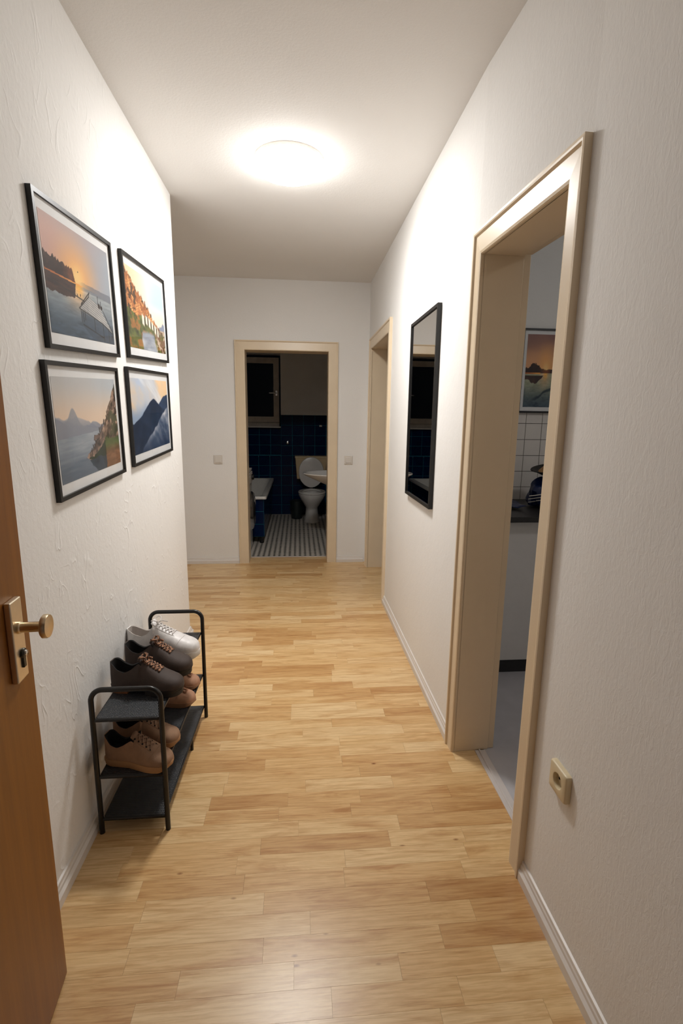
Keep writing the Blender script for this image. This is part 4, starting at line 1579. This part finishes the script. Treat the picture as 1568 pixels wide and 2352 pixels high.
unit_w = 0.60
for i, lb in enumerate(('white kitchen base cabinet next to the doorway wall', 'white kitchen base cabinet in the middle of the row', 'white kitchen base cabinet at the far end of the row')):
    cb = thing('base_cabinet', lb, 'cabinet', (XT + 0.02 + i * unit_w, 2.44, 0), group='white kitchen base cabinets')
    MB().box(0, unit_w - 0.002, 0.018, 0.53, 0.085, 0.872).build('body', M['cab'], cb)
    dr = MB().box(0.002, unit_w - 0.004, 0, 0.017, 0.088, 0.870).build('door', M['cab'], cb, bevel=0.0015)
    MB().tube([(unit_w - 0.05, -0.0, 0.70), (unit_w - 0.05, -0.025, 0.70), (unit_w - 0.05, -0.025, 0.82), (unit_w - 0.05, 0.0, 0.82)], 0.005, 8).build('handle', M['chrome'], dr, smooth=True)
    MB().box(0, unit_w - 0.002, 0.03, 0.045, 0.0, 0.084).build('plinth', M['plinth'], cb)
wt = MB().box(XT + 0.003, 2.68, 2.402, KW - 0.009, 0.8725, 0.902).build('worktop', M['worktop'], bevel=0.002)
tag(wt, 'black kitchen worktop on the white base cabinets', 'worktop')

bag = thing('bag', 'crumpled navy blue bag with white stripes on the black worktop', 'bag', (1.44, 2.70, 0.9025))
bs = MB()
rr = []
for i, (z, s_) in enumerate(((0, 0.80), (0.02, 1.0), (0.06, 0.95), (0.10, 1.0), (0.13, 0.86), (0.155, 0.62), (0.175, 0.45))):
    ring = []
    for k in range(36):
        a = 2 * math.pi * k / 36
        rad = s_ * (1 + 0.16 * math.sin(3 * a + i * 0.9) + 0.10 * math.sin(7 * a - i * 1.7) + 0.05 * math.sin(13 * a + i))
        ring.append((0.125 * rad * math.cos(a), 0.09 * rad * math.sin(a), z + 0.008 * math.sin(5 * a + i) * (i > 0)))
    rr.append(ring)
bs.rings(rr)
sk_ = bs.build('sack', M['navy_bag'], bag, smooth=True)
sk_.modifiers.new('smooth', 'SUBSURF').render_levels = 1
for q in range(3):
    st = MB()
    pts = []
    for k in range(9):
        a = R(185 + q * 12 + k * 12)
        rad = 1.08 + 0.16 * math.sin(3 * a + 0.9 * (1 + q)) + 0.1 * math.sin(7 * a - 1.7 * (1 + q)) + 0.05 * math.sin(13 * a + 1 + q)
        pts.append((0.125 * rad * math.cos(a), 0.09 * rad * math.sin(a), 0.028 + q * 0.022 + 0.006 * k))
    st.tube(pts, 0.0028, 6)
    st.build('stripe', M['white_plastic'], bag, smooth=True)
cl = MB()
rr = []
for i in range(9):
    u = i / 8
    rr.append([(1.14 + 0.11 * u + 0.012 * math.sin(v_ * 2.2), 2.62 + 0.20 * v_ - 0.05 * u, 0.906 + 0.010 * abs(math.sin(u * 5 + v_ * 3)) + 0.016 * u) for v_ in np.linspace(0, 1, 9)])
cl.rings(rr, False, False, closed=False)
co = cl.build('cloth', M['navy_bag'], smooth=True)
sd = co.modifiers.new('thick', 'SOLIDIFY')
sd.thickness = 0.003
tag(co, 'navy cloth lying flat beside the bag on the worktop', 'cloth')
pan = thing('bowl', 'dark bowl with tan contents resting on top of the navy bag', 'bowl', (1.46, 2.70, 1.085), (R(4), R(-9), 0))
MB().lathe([(0.035, 0.0), (0.07, 0.012), (0.105, 0.035), (0.125, 0.042), (0.123, 0.046), (0.10, 0.040), (0.03, 0.008)], seg=32).build('shell', M['rubber'], pan, smooth=True)
MB().lathe([(0.085, 0.030), (0.06, 0.052), (0.02, 0.060), (0.002, 0.061)], seg=28).build('contents', M['tan_thing'], pan, smooth=True)
